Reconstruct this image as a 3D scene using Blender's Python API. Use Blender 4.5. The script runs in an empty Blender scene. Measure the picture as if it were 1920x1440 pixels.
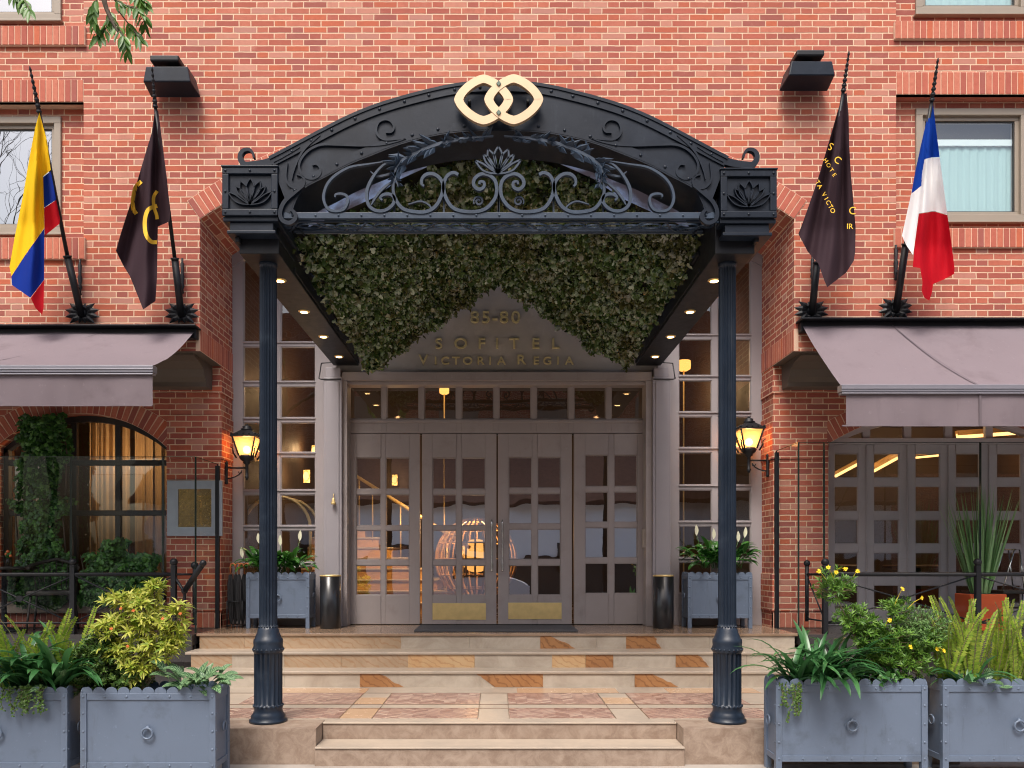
import bpy, bmesh, math, random
from mathutils import Vector, Matrix
from mathutils import noise as mn
R = math.radians
random.seed(7)
scene = bpy.context.scene
COL = scene.collection

# ---------------------------------------------------------------- camera, world, sun, exposure
F, CX, CY, CZ = 1500.0, 932.0, 1050.0, 1.63          # lens in photo pixels, principal point, eye height
cam_d = bpy.data.cameras.new('camera')
cam_d.sensor_width = 36.0
cam_d.lens = F / 1920 * 36
cam_d.shift_x = (960 - CX) / 1920
cam_d.shift_y = (CY - 720) / 1920
cam_d.clip_end = 400
cam_d.clip_start = 0.05
cam = bpy.data.objects.new('camera', cam_d)
COL.objects.link(cam)
cam.location = (0, 0, CZ)
cam.rotation_euler = (R(90), 0, 0)
scene.camera = cam

world = bpy.data.worlds.new('World')
scene.world = world
world.use_nodes = True
wn = world.node_tree.nodes; wl = world.node_tree.links
bg = wn['Background']
sky = wn.new('ShaderNodeTexSky')
sky.sky_type = 'NISHITA'
sky.sun_disc = False
SUN_EL, SUN_ROT = R(58), R(196)
sky.sun_elevation = SUN_EL
sky.sun_rotation = SUN_ROT
sky.dust_density = 6.0
sky.air_density = 1.2
sky.ozone_density = 1.0
wl.new(sky.outputs[0], bg.inputs[0])
bg.inputs[1].default_value = 0.15

sun_d = bpy.data.lights.new('sun', 'SUN')
sun_d.energy = 2.0
sun_d.angle = R(22)
sun_d.color = (1.0, 0.97, 0.94)
sun = bpy.data.objects.new('sun', sun_d)
COL.objects.link(sun)
_d = Vector((math.sin(SUN_ROT) * math.cos(SUN_EL), math.cos(SUN_ROT) * math.cos(SUN_EL), math.sin(SUN_EL)))
sun.rotation_euler = (-_d).to_track_quat('-Z', 'Y').to_euler()
sun.location = (0, -5, 20)

scene.view_settings.view_transform = 'Standard'
scene.view_settings.look = 'None'
scene.view_settings.gamma = 1
scene.view_settings.exposure = 0.55
scene.cycles.max_bounces = 7
scene.cycles.diffuse_bounces = 3
scene.cycles.glossy_bounces = 4
scene.cycles.transmission_bounces = 6
scene.cycles.transparent_max_bounces = 16
scene.cycles.sample_clamp_indirect = 6
scene.cycles.use_denoising = True
scene.cycles.pixel_filter_type = 'BLACKMAN_HARRIS'
scene.cycles.filter_width = 1.1
scene.cycles.caustics_reflective = False
scene.cycles.caustics_refractive = False

# ---------------------------------------------------------------- placing helpers
def X(px, Y): return (px - CX) * Y / F
def Z(py, Y): return CZ + (CY - py) * Y / F
def P(px, py, Y): return Vector((X(px, Y), Y, Z(py, Y)))

def catmull(pts, k=6, closed=False):
    pts = [Vector(p) for p in pts]
    n = len(pts); out = []
    rng = range(n) if closed else range(n - 1)
    for i in rng:
        if closed:
            p0, p1, p2, p3 = pts[i - 1], pts[i], pts[(i + 1) % n], pts[(i + 2) % n]
        else:
            p1, p2 = pts[i], pts[i + 1]
            p0 = pts[i - 1] if i > 0 else p1 * 2 - p2
            p3 = pts[i + 2] if i + 2 < n else p2 * 2 - p1
        for j in range(k):
            t = j / k
            out.append(0.5 * ((2 * p1) + (p2 - p0) * t + (2 * p0 - 5 * p1 + 4 * p2 - p3) * t * t + (3 * p1 - p0 - 3 * p2 + p3) * t ** 3))
    if not closed:
        out.append(pts[-1].copy())
    return out

def wloc(o):
    v = Vector((0, 0, 0))
    while o is not None:
        v = v + Vector(o.location); o = o.parent
    return v

class MB:
    """collects shapes; build() links them as one mesh object"""
    def __init__(self):
        self.v = []; self.f = []; self.m = []; self.s = []; self.mi = 0
    def add(self, vs, fs, smooth=False):
        b = len(self.v)
        self.v.extend([tuple(p) for p in vs])
        for f in fs:
            self.f.append(tuple(b + i for i in f)); self.m.append(self.mi); self.s.append(smooth)
        return self
    def box(self, x0, x1, y0, y1, z0, z1):
        if x0 > x1: x0, x1 = x1, x0
        if y0 > y1: y0, y1 = y1, y0
        if z0 > z1: z0, z1 = z1, z0
        vs = [(x0, y0, z0), (x1, y0, z0), (x1, y1, z0), (x0, y1, z0), (x0, y0, z1), (x1, y0, z1), (x1, y1, z1), (x0, y1, z1)]
        return self.add(vs, [(0, 3, 2, 1), (4, 5, 6, 7), (0, 1, 5, 4), (1, 2, 6, 5), (2, 3, 7, 6), (3, 0, 4, 7)])
    def obox(self, c, ax, ay, az, hx, hy, hz):
        c = Vector(c); vs = []
        for sz in (-1, 1):
            for sx, sy in ((-1, -1), (1, -1), (1, 1), (-1, 1)):
                vs.append(c + ax * hx * sx + ay * hy * sy + az * hz * sz)
        return self.add(vs, [(0, 3, 2, 1), (4, 5, 6, 7), (0, 1, 5, 4), (1, 2, 6, 5), (2, 3, 7, 6), (3, 0, 4, 7)])
    def quad(self, a, b, c, d): return self.add([a, b, c, d], [(0, 1, 2, 3)])
    def prism_y(self, poly, y0, y1, smooth=False):
        """poly of (x,z), extruded along y from y0 (front) to y1"""
        n = len(poly)
        a = 0
        for i in range(n):
            p, q = poly[i], poly[(i + 1) % n]; a += p[0] * q[1] - q[0] * p[1]
        if a < 0: poly = poly[::-1]
        vs = [(p[0], y0, p[1]) for p in poly] + [(p[0], y1, p[1]) for p in poly]
        self.add(vs, [tuple(range(n)), tuple(range(2 * n - 1, n - 1, -1))])
        return self.add(vs, [(i + n, (i + 1) % n + n, (i + 1) % n, i) for i in range(n)], smooth)
    def strip_y(self, outer, inner, y0, y1, smooth=False):
        """band between two equally long open polylines of (x,z), extruded along y"""
        n = len(outer)
        vs = []
        for y in (y0, y1):
            vs += [(p[0], y, p[1]) for p in outer] + [(p[0], y, p[1]) for p in inner]
        fs = []
        for i in range(n - 1):
            fs.append((n + i, n + i + 1, i + 1, i))
            fs.append((2 * n + i, 2 * n + i + 1, 3 * n + i + 1, 3 * n + i))
        fs += [(0, n, 3 * n, 2 * n), (n - 1, 3 * n - 1, 4 * n - 1, 2 * n - 1)]
        self.add(vs, fs)
        fs = []
        for i in range(n - 1):
            fs.append((i, i + 1, 2 * n + i + 1, 2 * n + i))
            fs.append((n + i + 1, n + i, 3 * n + i, 3 * n + i + 1))
        return self.add(vs, fs, smooth)
    def bar(self, path, w, y0, y1):
        """flat bar following a path of (x,z); w may be a list (taper)"""
        n = len(path); o = []; q = []
        for i in range(n):
            a = path[max(0, i - 1)]; b = path[min(n - 1, i + 1)]
            dx, dz = b[0] - a[0], b[1] - a[1]; l = math.hypot(dx, dz) or 1
            ww = (w[i] if isinstance(w, (list, tuple)) else w) / 2
            o.append((path[i][0] - dz / l * ww, path[i][1] + dx / l * ww))
            q.append((path[i][0] + dz / l * ww, path[i][1] - dx / l * ww))
        return self.strip_y(o, q, y0, y1, True)
    def tube(self, pts, r, n=8, cap=True, squash=1.0):
        pts = [Vector(p) for p in pts]; m = len(pts)
        t0 = (pts[1] - pts[0]).normalized()
        up = Vector((0, 0, 1)) if abs(t0.z) < 0.9 else Vector((0, 1, 0))
        u = t0.cross(up).normalized()
        vs = []
        for i in range(m):
            t = (pts[min(m - 1, i + 1)] - pts[max(0, i - 1)])
            if t.length < 1e-9: t = t0
            t.normalize()
            u = (u - t * u.dot(t))
            if u.length < 1e-6: u = t.orthogonal()
            u.normalize(); w = t.cross(u)
            rr = r[i] if isinstance(r, (list, tuple)) else r
            for k in range(n):
                a = 2 * math.pi * k / n
                vs.append(pts[i] + u * math.cos(a) * rr + w * math.sin(a) * rr * squash)
        fs = []
        for i in range(m - 1):
            for k in range(n):
                fs.append((i * n + k, i * n + (k + 1) % n, (i + 1) * n + (k + 1) % n, (i + 1) * n + k))
        self.add(vs, fs, n > 4)
        if cap:
            b = len(self.v) - len(vs)
            self.f.append(tuple(b + k for k in range(n - 1, -1, -1))); self.m.append(self.mi); self.s.append(False)
            self.f.append(tuple(b + (m - 1) * n + k for k in range(n))); self.m.append(self.mi); self.s.append(False)
        return self
    def lathe(self, prof, c, n=24, flutes=0, depth=0.0, axis='z', smooth=True):
        """prof: list of (r, h[, fluted])"""
        c = Vector(c); vs = []; m = len(prof)
        for p in prof:
            fl = len(p) > 2 and p[2]
            for k in range(n):
                a = 2 * math.pi * k / n; rr = p[0]
                if fl: rr -= depth * abs(math.cos(a * flutes / 2)) ** 0.6
                q = (rr * math.cos(a), rr * math.sin(a), p[1])
                if axis == 'y': q = (q[0], -q[2], q[1])
                if axis == 'x': q = (q[2], q[0], q[1])
                vs.append(c + Vector(q))
        fs = [(i * n + k, i * n + (k + 1) % n, (i + 1) * n + (k + 1) % n, (i + 1) * n + k) for i in range(m - 1) for k in range(n)]
        self.add(vs, fs, smooth)
        b = len(self.v) - len(vs)
        if prof[0][0] > 1e-4: self.f.append(tuple(b + k for k in range(n - 1, -1, -1))); self.m.append(self.mi); self.s.append(False)
        if prof[-1][0] > 1e-4: self.f.append(tuple(b + (m - 1) * n + k for k in range(n))); self.m.append(self.mi); self.s.append(False)
        return self
    def ball(self, c, r, n=10, m=6, sx=1, sy=1, sz=1):
        c = Vector(c); vs = []
        for i in range(m + 1):
            t = math.pi * i / m
            for k in range(n):
                a = 2 * math.pi * k / n
                vs.append(c + Vector((sx * r * math.sin(t) * math.cos(a), sy * r * math.sin(t) * math.sin(a), -sz * r * math.cos(t))))
        fs = [(i * n + k, i * n + (k + 1) % n, (i + 1) * n + (k + 1) % n, (i + 1) * n + k) for i in range(m) for k in range(n)]
        return self.add(vs, fs, True)
    def rivet(self, x, y, z, r=0.012, ax='y', s=-1):
        k = 0.55
        if ax == 'y': return self.ball((x, y, z), r, 8, 4, 1, k, 1)
        if ax == 'x': return self.ball((x, y, z), r, 8, 4, k, 1, 1)
        return self.ball((x, y, z), r, 8, 4, 1, 1, k)
    def build(self, name, mats, parent=None, bevel=0, seg=2):
        me = bpy.data.meshes.new(name)
        off = wloc(parent) if parent is not None else Vector((0, 0, 0))
        me.from_pydata([(v[0] - off.x, v[1] - off.y, v[2] - off.z) for v in self.v], [], self.f)
        if not isinstance(mats, (list, tuple)): mats = [mats]
        for m in mats: me.materials.append(m)
        me.polygons.foreach_set('material_index', self.m)
        me.polygons.foreach_set('use_smooth', self.s)
        me.update()
        o = bpy.data.objects.new(name, me); COL.objects.link(o)
        if parent is not None: o.parent = parent
        if bevel:
            b = o.modifiers.new('bevel', 'BEVEL'); b.width = bevel; b.segments = seg; b.limit_method = 'ANGLE'; b.angle_limit = R(40)
            b.harden_normals = False
        return o

def build_split(mb, key, name, mats, parent=None, **k):
    """one object for every value of key(centre of the face)"""
    out = {}
    for f, m, s in zip(mb.f, mb.m, mb.s):
        c = Vector((0, 0, 0))
        for i in f: c += Vector(mb.v[i])
        q = out.setdefault(key(c / len(f)), MB()); b = len(q.v); q.v += [mb.v[i] for i in f]; q.f.append(tuple(range(b, b + len(f)))); q.m.append(m); q.s.append(s)
    return [q.build(name, mats, parent, **k) for q in out.values()]

def tag(o, label=None, cat=None, group=None, kind=None):
    if label: o['label'] = label
    if cat: o['category'] = cat
    if group: o['group'] = group
    if kind: o['kind'] = kind
    return o

def empty(name, loc, label=None, cat=None, group=None):
    o = bpy.data.objects.new(name, None); COL.objects.link(o); o.location = loc
    o.empty_display_size = 0.1
    return tag(o, label, cat, group)

def copy_tree(o, parent=None, loc=None, rz=None):
    c = o.copy(); COL.objects.link(c)
    if parent is not None: c.parent = parent
    if loc is not None: c.location = loc
    if rz is not None: c.rotation_euler = (0, 0, rz)
    for ch in list(o.children): copy_tree(ch, c)
    return c

# ---------------------------------------------------------------- materials
class NT:
    def __init__(self, name):
        self.mat = bpy.data.materials.new(name); self.mat.use_nodes = True
        self.t = self.mat.node_tree; self.n = self.t.nodes; self.l = self.t.links
        self.b = self.n['Principled BSDF']; self.out = self.n['Material Output']
    def node(self, ty, **kw):
        nd = self.n.new(ty)
        for k, v in kw.items(): setattr(nd, k, v)
        return nd
    def link(self, a, b): self.l.new(a, b)
    def setin(self, sock, v):
        if hasattr(v, 'is_output'): self.l.new(v, sock)
        else: sock.default_value = v
    def m(self, op, a, b=None, c=None, clamp=False):
        nd = self.n.new('ShaderNodeMath'); nd.operation = op; nd.use_clamp = clamp
        self.setin(nd.inputs[0], a)
        if b is not None: self.setin(nd.inputs[1], b)
        if c is not None: self.setin(nd.inputs[2], c)
        return nd.outputs[0]
    def sstep(self, v, a, b, o0=0.0, o1=1.0):
        nd = self.n.new('ShaderNodeMapRange'); nd.interpolation_type = 'SMOOTHSTEP'
        self.setin(nd.inputs[0], v); nd.inputs[1].default_value = a; nd.inputs[2].default_value = b
        nd.inputs[3].default_value = o0; nd.inputs[4].default_value = o1
        return nd.outputs[0]
    def noise(self, scale, detail=4, rough=0.55, vec=None, dist=0.0):
        nd = self.n.new('ShaderNodeTexNoise'); nd.inputs['Scale'].default_value = scale
        nd.inputs['Detail'].default_value = detail; nd.inputs['Roughness'].default_value = rough; nd.inputs['Distortion'].default_value = dist
        if vec is not None: self.l.new(vec, nd.inputs['Vector'])
        return nd.outputs['Fac']
    def mix(self, f, a, b, mode='MIX'):
        nd = self.n.new('ShaderNodeMix'); nd.data_type = 'RGBA'; nd.blend_type = mode
        self.setin(nd.inputs[0], f); self.setin(nd.inputs[6], a); self.setin(nd.inputs[7], b)
        return nd.outputs[2]
    def ramp(self, f, stops, interp='LINEAR'):
        nd = self.n.new('ShaderNodeValToRGB'); cr = nd.color_ramp; cr.interpolation = interp
        while len(cr.elements) < len(stops): cr.elements.new(0.5)
        for e, (p, c) in zip(cr.elements, stops):
            e.position = p; e.color = (*c, 1)
        self.l.new(f, nd.inputs[0]); return nd.outputs[0]
    def pos(self): return self.n.new('ShaderNodeNewGeometry').outputs['Position']
    def xyz(self, v):
        nd = self.n.new('ShaderNodeSeparateXYZ'); self.l.new(v, nd.inputs[0]); return nd.outputs
    def comb(self, x, y, z):
        nd = self.n.new('ShaderNodeCombineXYZ')
        for i, v in enumerate((x, y, z)): self.setin(nd.inputs[i], v)
        return nd.outputs[0]
    def bump(self, h, strength=0.5, dist=0.01):
        nd = self.n.new('ShaderNodeBump'); nd.inputs['Strength'].default_value = strength; nd.inputs['Distance'].default_value = dist
        self.l.new(h, nd.inputs['Height']); self.l.new(nd.outputs[0], self.b.inputs['Normal'])
    def p(self, **kw):
        for k, v in kw.items():
            self.setin(self.b.inputs[k.replace('_', ' ')], v)

def c4(c): return (c[0], c[1], c[2], 1)
def srgb(r, g, b):
    f = lambda u: (u / 255 / 12.92) if u / 255 <= 0.04045 else ((u / 255 + 0.055) / 1.055) ** 2.4
    return (f(r), f(g), f(b))

def pm(name, col, rough=0.5, metal=0.0, var=0.12, vs=3.0, bump=0.0, bs=60, coat=0.0, spec=0.5, dirt=None, ds=1.5, scuff=None, sa=0.4):
    t = NT(name)
    ps = t.pos()
    n = t.noise(vs, 5, 0.6, ps)
    c = t.mix(n, c4([u * (1 - var * 1.6) for u in col]), c4([min(1, u * (1 + var * 1.6)) for u in col]))
    if dirt:
        d = t.noise(ds, 6, 0.65, ps)
        c = t.mix(t.sstep(d, 0.52, 0.72), c, c4(dirt))
    if scuff:
        s = t.xyz(ps)
        v1 = t.comb(t.m('MULTIPLY', s[0], 9.0), t.m('MULTIPLY', s[1], 9.0), t.m('MULTIPLY', s[2], 1.3))
        k = t.m('MULTIPLY', t.sstep(t.noise(1.3, 7, 0.75, v1), 0.56, 0.72), sa)
        c = t.mix(k, c, c4(scuff))
        k2_ = t.m('MULTIPLY', t.sstep(t.noise(17, 8, 0.8, ps), 0.60, 0.66), sa * 0.8)
        c = t.mix(k2_, c, c4([min(1, u * 1.8 + .02) for u in col]))
    t.link(c, t.b.inputs['Base Color'])
    rn = t.noise(vs * 4, 4, 0.6, ps)
    t.link(t.m('ADD', t.m('MULTIPLY', rn, 0.25), max(0.02, rough - 0.12)), t.b.inputs['Roughness'])
    t.p(Metallic=metal)
    t.b.inputs['Specular IOR Level'].default_value = spec
    if coat: t.b.inputs['Coat Weight'].default_value = coat; t.b.inputs['Coat Roughness'].default_value = 0.15
    if bump: t.bump(t.noise(bs, 4, 0.6, ps), bump, 0.004)
    return t.mat

BR = [srgb(174, 97, 79), srgb(187, 108, 86), srgb(166, 92, 79), srgb(192, 118, 97), srgb(180, 101, 84), srgb(189, 102, 74), srgb(156, 92, 83), srgb(190, 114, 93)]
MORTAR = srgb(222, 188, 164)

def brick_mat(name, au, av, off=0.0):
    """Flemish bond: stretcher 26 cm, header 13 cm, course 7 cm (joints included); au / av = position axes"""
    t = NT(name)
    ps = t.pos()
    wn_ = t.node('ShaderNodeTexNoise'); wn_.inputs['Scale'].default_value = 9; wn_.inputs['Detail'].default_value = 3
    t.link(ps, wn_.inputs['Vector'])
    s = t.xyz(ps); w = t.xyz(wn_.outputs['Color'])
    u = t.m('ADD', s[au], t.m('MULTIPLY', w[0], 0.011)); v = t.m('ADD', s[av], t.m('MULTIPLY', w[1], 0.009))
    u = t.m('ADD', u, off)
    vr = t.m('DIVIDE', v, 0.07)
    row = t.m('FLOOR', vr); fv = t.m('FRACT', vr)
    par = t.m('FLOORED_MODULO', row, 2.0)
    uu = t.m('ADD', t.m('DIVIDE', u, 0.39), t.m('MULTIPLY', par, 0.5))
    cell = t.m('FLOOR', uu); fu = t.m('MULTIPLY', t.m('FRACT', uu), 0.39)
    isH = t.m('GREATER_THAN', fu, 0.26)
    loc = t.m('SUBTRACT', fu, t.m('MULTIPLY', isH, 0.26))
    wid = t.m('SUBTRACT', 0.26, t.m('MULTIPLY', isH, 0.13))
    du = t.m('MINIMUM', loc, t.m('SUBTRACT', wid, loc))
    dv = t.m('MULTIPLY', t.m('MINIMUM', fv, t.m('SUBTRACT', 1.0, fv)), 0.07)
    d = t.m('MINIMUM', du, dv)
    edge = t.m('SUBTRACT', d, t.m('MULTIPLY', t.noise(60, 3, 0.6, ps), 0.0022))
    mask = t.sstep(edge, 0.0034, 0.0058)
    wh = t.node('ShaderNodeTexWhiteNoise'); wh.noise_dimensions = '3D'
    t.link(t.comb(t.m('ADD', t.m('MULTIPLY', cell, 2.0), isH), row, float(au)), wh.inputs[0])
    n = len(BR)
    bc = t.ramp(wh.outputs['Value'], [((i + 0.0) / n, BR[i]) for i in range(n)], 'CONSTANT')
    fine = t.noise(22, 6, 0.7, ps, 0.4)
    bc = t.mix(t.m('MULTIPLY', t.sstep(fine, 0.35, 0.75), 0.35), bc, c4(srgb(150, 74, 58)))
    sm = t.noise(5.5, 5, 0.7, ps)
    bc = t.mix(t.m('MULTIPLY', t.sstep(sm, 0.55, 0.8), 0.35), bc, c4(srgb(214, 160, 142)))
    big = t.noise(0.7, 4, 0.6, ps)
    bc = t.mix(t.m('MULTIPLY', t.sstep(big, 0.4, 0.7), 0.22), bc, c4(srgb(168, 84, 72)))
    wj = t.xyz(wh.outputs['Color'])
    bc = t.mix(t.m('MULTIPLY', wj[1], 0.30), bc, c4(srgb(138, 76, 66)))
    bc = t.mix(t.m('MULTIPLY', t.m('GREATER_THAN', wj[2], 0.86), 0.35), bc, c4(srgb(206, 164, 146)))
    sv = t.comb(t.m('MULTIPLY', s[au], 2.6), 0.0, t.m('MULTIPLY', s[av], 0.35))
    streak = t.m('MULTIPLY', t.sstep(t.noise(1.6, 6, 0.7, sv), 0.5, 0.78), 0.32)
    bc = t.mix(streak, bc, c4(srgb(128, 82, 70)))
    mc = t.mix(t.noise(14, 5, 0.7, ps), c4(srgb(200, 166, 138)), c4(srgb(232, 204, 176)))
    mc = t.mix(t.m('MULTIPLY', t.sstep(t.noise(1.2, 5, 0.7, ps), 0.45, 0.7), 0.45), mc, c4(srgb(176, 136, 116)))
    t.link(t.mix(mask, mc, bc), t.b.inputs['Base Color'])
    t.p(Roughness=0.82)
    t.b.inputs['Specular IOR Level'].default_value = 0.25
    h = t.m('ADD', t.m('MULTIPLY', mask, 1.0), t.m('MULTIPLY', fine, 0.5))
    t.bump(h, 0.55, 0.006)
    return t.mat

def piece_mat(name):
    t = NT(name); ps = t.pos()
    g = t.node('ShaderNodeNewGeometry')
    n = len(BR)
    bc = t.ramp(g.outputs['Random Per Island'], [(i / n, BR[i]) for i in range(n)], 'CONSTANT')
    fine = t.noise(22, 6, 0.7, ps, 0.4)
    bc = t.mix(t.m('MULTIPLY', t.sstep(fine, 0.35, 0.75), 0.35), bc, c4(srgb(150, 74, 58)))
    t.link(bc, t.b.inputs['Base Color']); t.p(Roughness=0.82); t.b.inputs['Specular IOR Level'].default_value = 0.25
    t.bump(fine, 0.5, 0.004)
    return t.mat

M = {}
M['brick'] = brick_mat('brick_front', 0, 2)
M['brick_side'] = brick_mat('brick_side', 1, 2, 0.1)
M['brick_soffit'] = brick_mat('brick_soffit', 1, 0, 0.05)
M['brick_piece'] = piece_mat('brick_piece')
M['mortar'] = pm('mortar', srgb(216, 182, 158), 0.9, var=0.1, vs=14, bump=0.4, bs=90, spec=0.2)
M['iron'] = pm('black_iron', (0.008, 0.013, 0.023), 0.38, 0.0, var=0.35, vs=2.5, bump=0.12, bs=40, dirt=(0.017, 0.025, 0.039), ds=3.0, spec=0.27, scuff=(.04, .05, .065), sa=.3)
M['iron_dark'] = pm('dark_iron', (0.006, 0.007, 0.010), 0.5, 0.0, var=0.3, vs=4, spec=0.4)
M['iron_blue'] = pm('blue_black_column_paint', (0.012, 0.020, 0.035), 0.36, 0.0, var=0.3, vs=3, bump=0.15, bs=50, spec=0.4, dirt=(0.030, 0.042, 0.062), ds=4, scuff=(.06, .065, .07), sa=.35)
M['scroll'] = pm('scroll_iron', (0.034, 0.052, 0.082), 0.4, 0.0, var=0.3, vs=9, bump=0.2, bs=80, spec=0.35)
M['gold'] = pm('gold_emblem', (0.58, 0.42, 0.27), 0.4, 0.35, var=0.06, vs=4)
M['gem'] = pm('green_gem', (0.12, 0.17, 0.13), 0.25, 0.0)
M['brass'] = pm('brass', (0.80, 0.60, 0.26), 0.38, 0.45, var=0.15, vs=9, bump=0.15, bs=30)
M['letter_brass'] = pm('letter_brass', (0.85, 0.66, 0.34), 0.4, 0.5, var=0.2, vs=20)
M['chrome'] = pm('steel', (0.62, 0.6, 0.58), 0.22, 1.0, var=0.05)
M['taupe'] = pm('taupe_joinery_paint', srgb(158, 149, 147), 0.42, 0.0, var=0.07, vs=2.5, bump=0.12, bs=70, dirt=srgb(146, 136, 133), ds=2.2, scuff=srgb(122, 114, 110), sa=.25)
M['taupe_light'] = pm('taupe_pilaster_paint', srgb(150, 145, 150), 0.45, 0.0, var=0.06, vs=3, bump=0.15, bs=60)
M['sidelight'] = pm('sidelight_grey_paint', srgb(157, 150, 152), 0.42, 0.0, var=0.07, vs=3, bump=0.12, bs=60)
M['sign'] = pm('sign_panel_paint', srgb(172, 164, 154), 0.36, 0.0, var=0.15, vs=2.2, bump=0.15, bs=30, dirt=srgb(192, 184, 174), ds=2.0)
M['french'] = pm('terrace_door_paint', srgb(182, 174, 178), 0.45, 0.0, var=0.08, vs=3, bump=0.12, bs=60)
M['win_frame'] = pm('window_frame_beige', srgb(150, 138, 124), 0.4, 0.0, var=0.06, vs=3)
M['win_dark'] = pm('window_gasket', (0.03, 0.03, 0.03), 0.5)
M['dark_frame'] = pm('dark_window_frame', (0.03, 0.028, 0.026), 0.45)
M['awning'] = pm('mauve_awning_canvas', srgb(119, 108, 113), 0.85, 0.0, var=0.06, vs=1.6, bump=0.35, bs=260, spec=0.2, dirt=srgb(104, 93, 97), ds=1.2, scuff=srgb(94, 85, 88), sa=.3)
M['awning_bar'] = pm('awning_bar_aluminium', srgb(132, 130, 138), 0.4, 0.3, var=0.06)
M['plaster'] = pm('brown_moulding', srgb(96, 86, 78), 0.7, var=0.12, vs=4, bump=0.2, bs=30)
M['planter'] = pm('blue_grey_planter_paint', srgb(97, 110, 129), 0.36, 0.0, var=0.06, vs=2.2, bump=0.12, bs=40, dirt=srgb(86, 97, 113), ds=4.5, scuff=srgb(72, 78, 86), sa=.35)
M['soil'] = pm('potting_soil', (0.03, 0.02, 0.014), 0.95, var=0.4, vs=20, bump=0.8, bs=60)
M['deck'] = pm('dark_deck', (0.045, 0.042, 0.042), 0.3, 0.0, var=0.2, vs=6)
M['bin'] = pm('black_bin_enamel', (0.012, 0.012, 0.014), 0.32, 0.0, var=0.2, coat=0.3)
M['mat'] = pm('door_mat_fibre', (0.07, 0.07, 0.078), 0.95, var=0.3, vs=60, bump=1.0, bs=250)
M['white_box'] = pm('box_plastic', srgb(178, 168, 160), 0.5)
M['silver_frame'] = pm('brushed_plaque_frame', srgb(160, 166, 176), 0.35, 0.55, var=0.08, vs=12, bump=0.2, bs=120)
M['plaque_gold'] = pm('plaque_gold', (0.34, 0.23, 0.09), 0.24, 0.9, var=0.3, vs=8)
M['terracotta'] = pm('orange_pot', srgb(214, 92, 48), 0.7, var=0.1, vs=5, bump=0.2, bs=50)
M['wood'] = pm('amber_wood', (0.50, 0.30, 0.12), 0.35, var=0.3, vs=3, bump=0.1)
M['wood_dark'] = pm('dark_wood', (0.12, 0.06, 0.03), 0.4, var=0.3, vs=4)
M['handle_wood'] = pm('umbrella_handle_wood', (0.4, 0.12, 0.04), 0.4, var=0.2)
M['umbrella'] = pm('umbrella_cloth', (0.012, 0.012, 0.014), 0.8, var=0.3, bump=0.3, bs=40)
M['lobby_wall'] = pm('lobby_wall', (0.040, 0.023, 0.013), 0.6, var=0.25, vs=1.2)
M['lobby_floor'] = pm('lobby_floor', (0.12, 0.08, 0.05), 0.25, var=0.2, vs=2)
M['bark'] = pm('bark', (0.10, 0.075, 0.055), 0.9, var=0.35, vs=8, bump=0.8, bs=30)
M['twig'] = pm('twig', (0.16, 0.12, 0.07), 0.8, var=0.3, vs=12)
M['rattan'] = pm('dark_rattan', (0.02, 0.017, 0.015), 0.6, var=0.3, vs=30, bump=0.5, bs=120)

def glass_mat(name, base=0.05, gain=1.0, tint=(0.9, 0.92, 0.92), rough=0.0, warp=0.0):
    t = NT(name)
    lw = t.node('ShaderNodeLayerWeight'); lw.inputs[0].default_value = 0.5
    frs = t.m('ADD', 0.04, t.m('MULTIPLY', 0.96, t.m('POWER', lw.outputs['Facing'], 5.0)))
    tr = t.node('ShaderNodeBsdfTransparent'); tr.inputs[0].default_value = c4(tint)
    gl = t.node('ShaderNodeBsdfGlossy'); gl.inputs['Roughness'].default_value = rough; gl.inputs[0].default_value = (0.95, 0.97, 1, 1)
    mx = t.node('ShaderNodeMixShader')
    f = t.m('ADD', t.m('MULTIPLY', frs, gain), base, clamp=True)
    t.link(f, mx.inputs[0]); t.link(tr.outputs[0], mx.inputs[1]); t.link(gl.outputs[0], mx.inputs[2])
    if warp:
        b = t.node('ShaderNodeBump'); b.inputs['Strength'].default_value = warp; b.inputs['Distance'].default_value = 0.02
        t.link(t.noise(1.6, 2, 0.5, t.pos()), b.inputs['Height']); t.link(b.outputs[0], gl.inputs['Normal'])
    t.link(mx.outputs[0], t.out.inputs['Surface'])
    return t.mat
M['glass'] = glass_mat('door_glass', 0.42, 1.6, (0.85, 0.87, 0.87), warp=0.12)
M['glass_up'] = glass_mat('coated_window_glass', 0.38, 1.0, (0.5, 0.6, 0.62), warp=0.1)
M['glass_up_r'] = glass_mat('tinted_window_glass', 0.10, 1.0, (0.9, 1.0, 1.0), warp=0.1)
M['glass_side'] = glass_mat('sidelight_glass', 0.10, 1.2, (0.85, 0.87, 0.87), warp=0.12)
M['glass_dining'] = glass_mat('terrace_door_glass', 0.10, 1.3, (0.9, 0.9, 0.9), warp=0.12)
M['screen'] = glass_mat('clear_screen_glass', 0.0, 0.45, (0.90, 0.93, 0.93))
M['screen_edge'] = pm('screen_edge', (0.02, 0.035, 0.03), 0.2)

def emit_mat(name, col, s, edge=None):
    t = NT(name)
    e = t.node('ShaderNodeEmission'); e.inputs[0].default_value = c4(col); e.inputs[1].default_value = s
    t.link(e.outputs[0], t.out.inputs['Surface'])
    return t.mat
M['downlight'] = emit_mat('downlight_glow', (1.0, 0.58, 0.22), 9)
M['lamp_glass'] = emit_mat('frosted_lamp_glow', (1.0, 0.55, 0.22), 1.3)
M['lamp_core'] = emit_mat('lamp_bulb_glow', (1.0, 0.74, 0.46), 12)
M['shade_glow'] = emit_mat('amber_shade_glow', (1.0, 0.45, 0.10), 1.6)
M['sconce_glow'] = emit_mat('sconce_glow', (1.0, 0.50, 0.16), 2.6)

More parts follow.
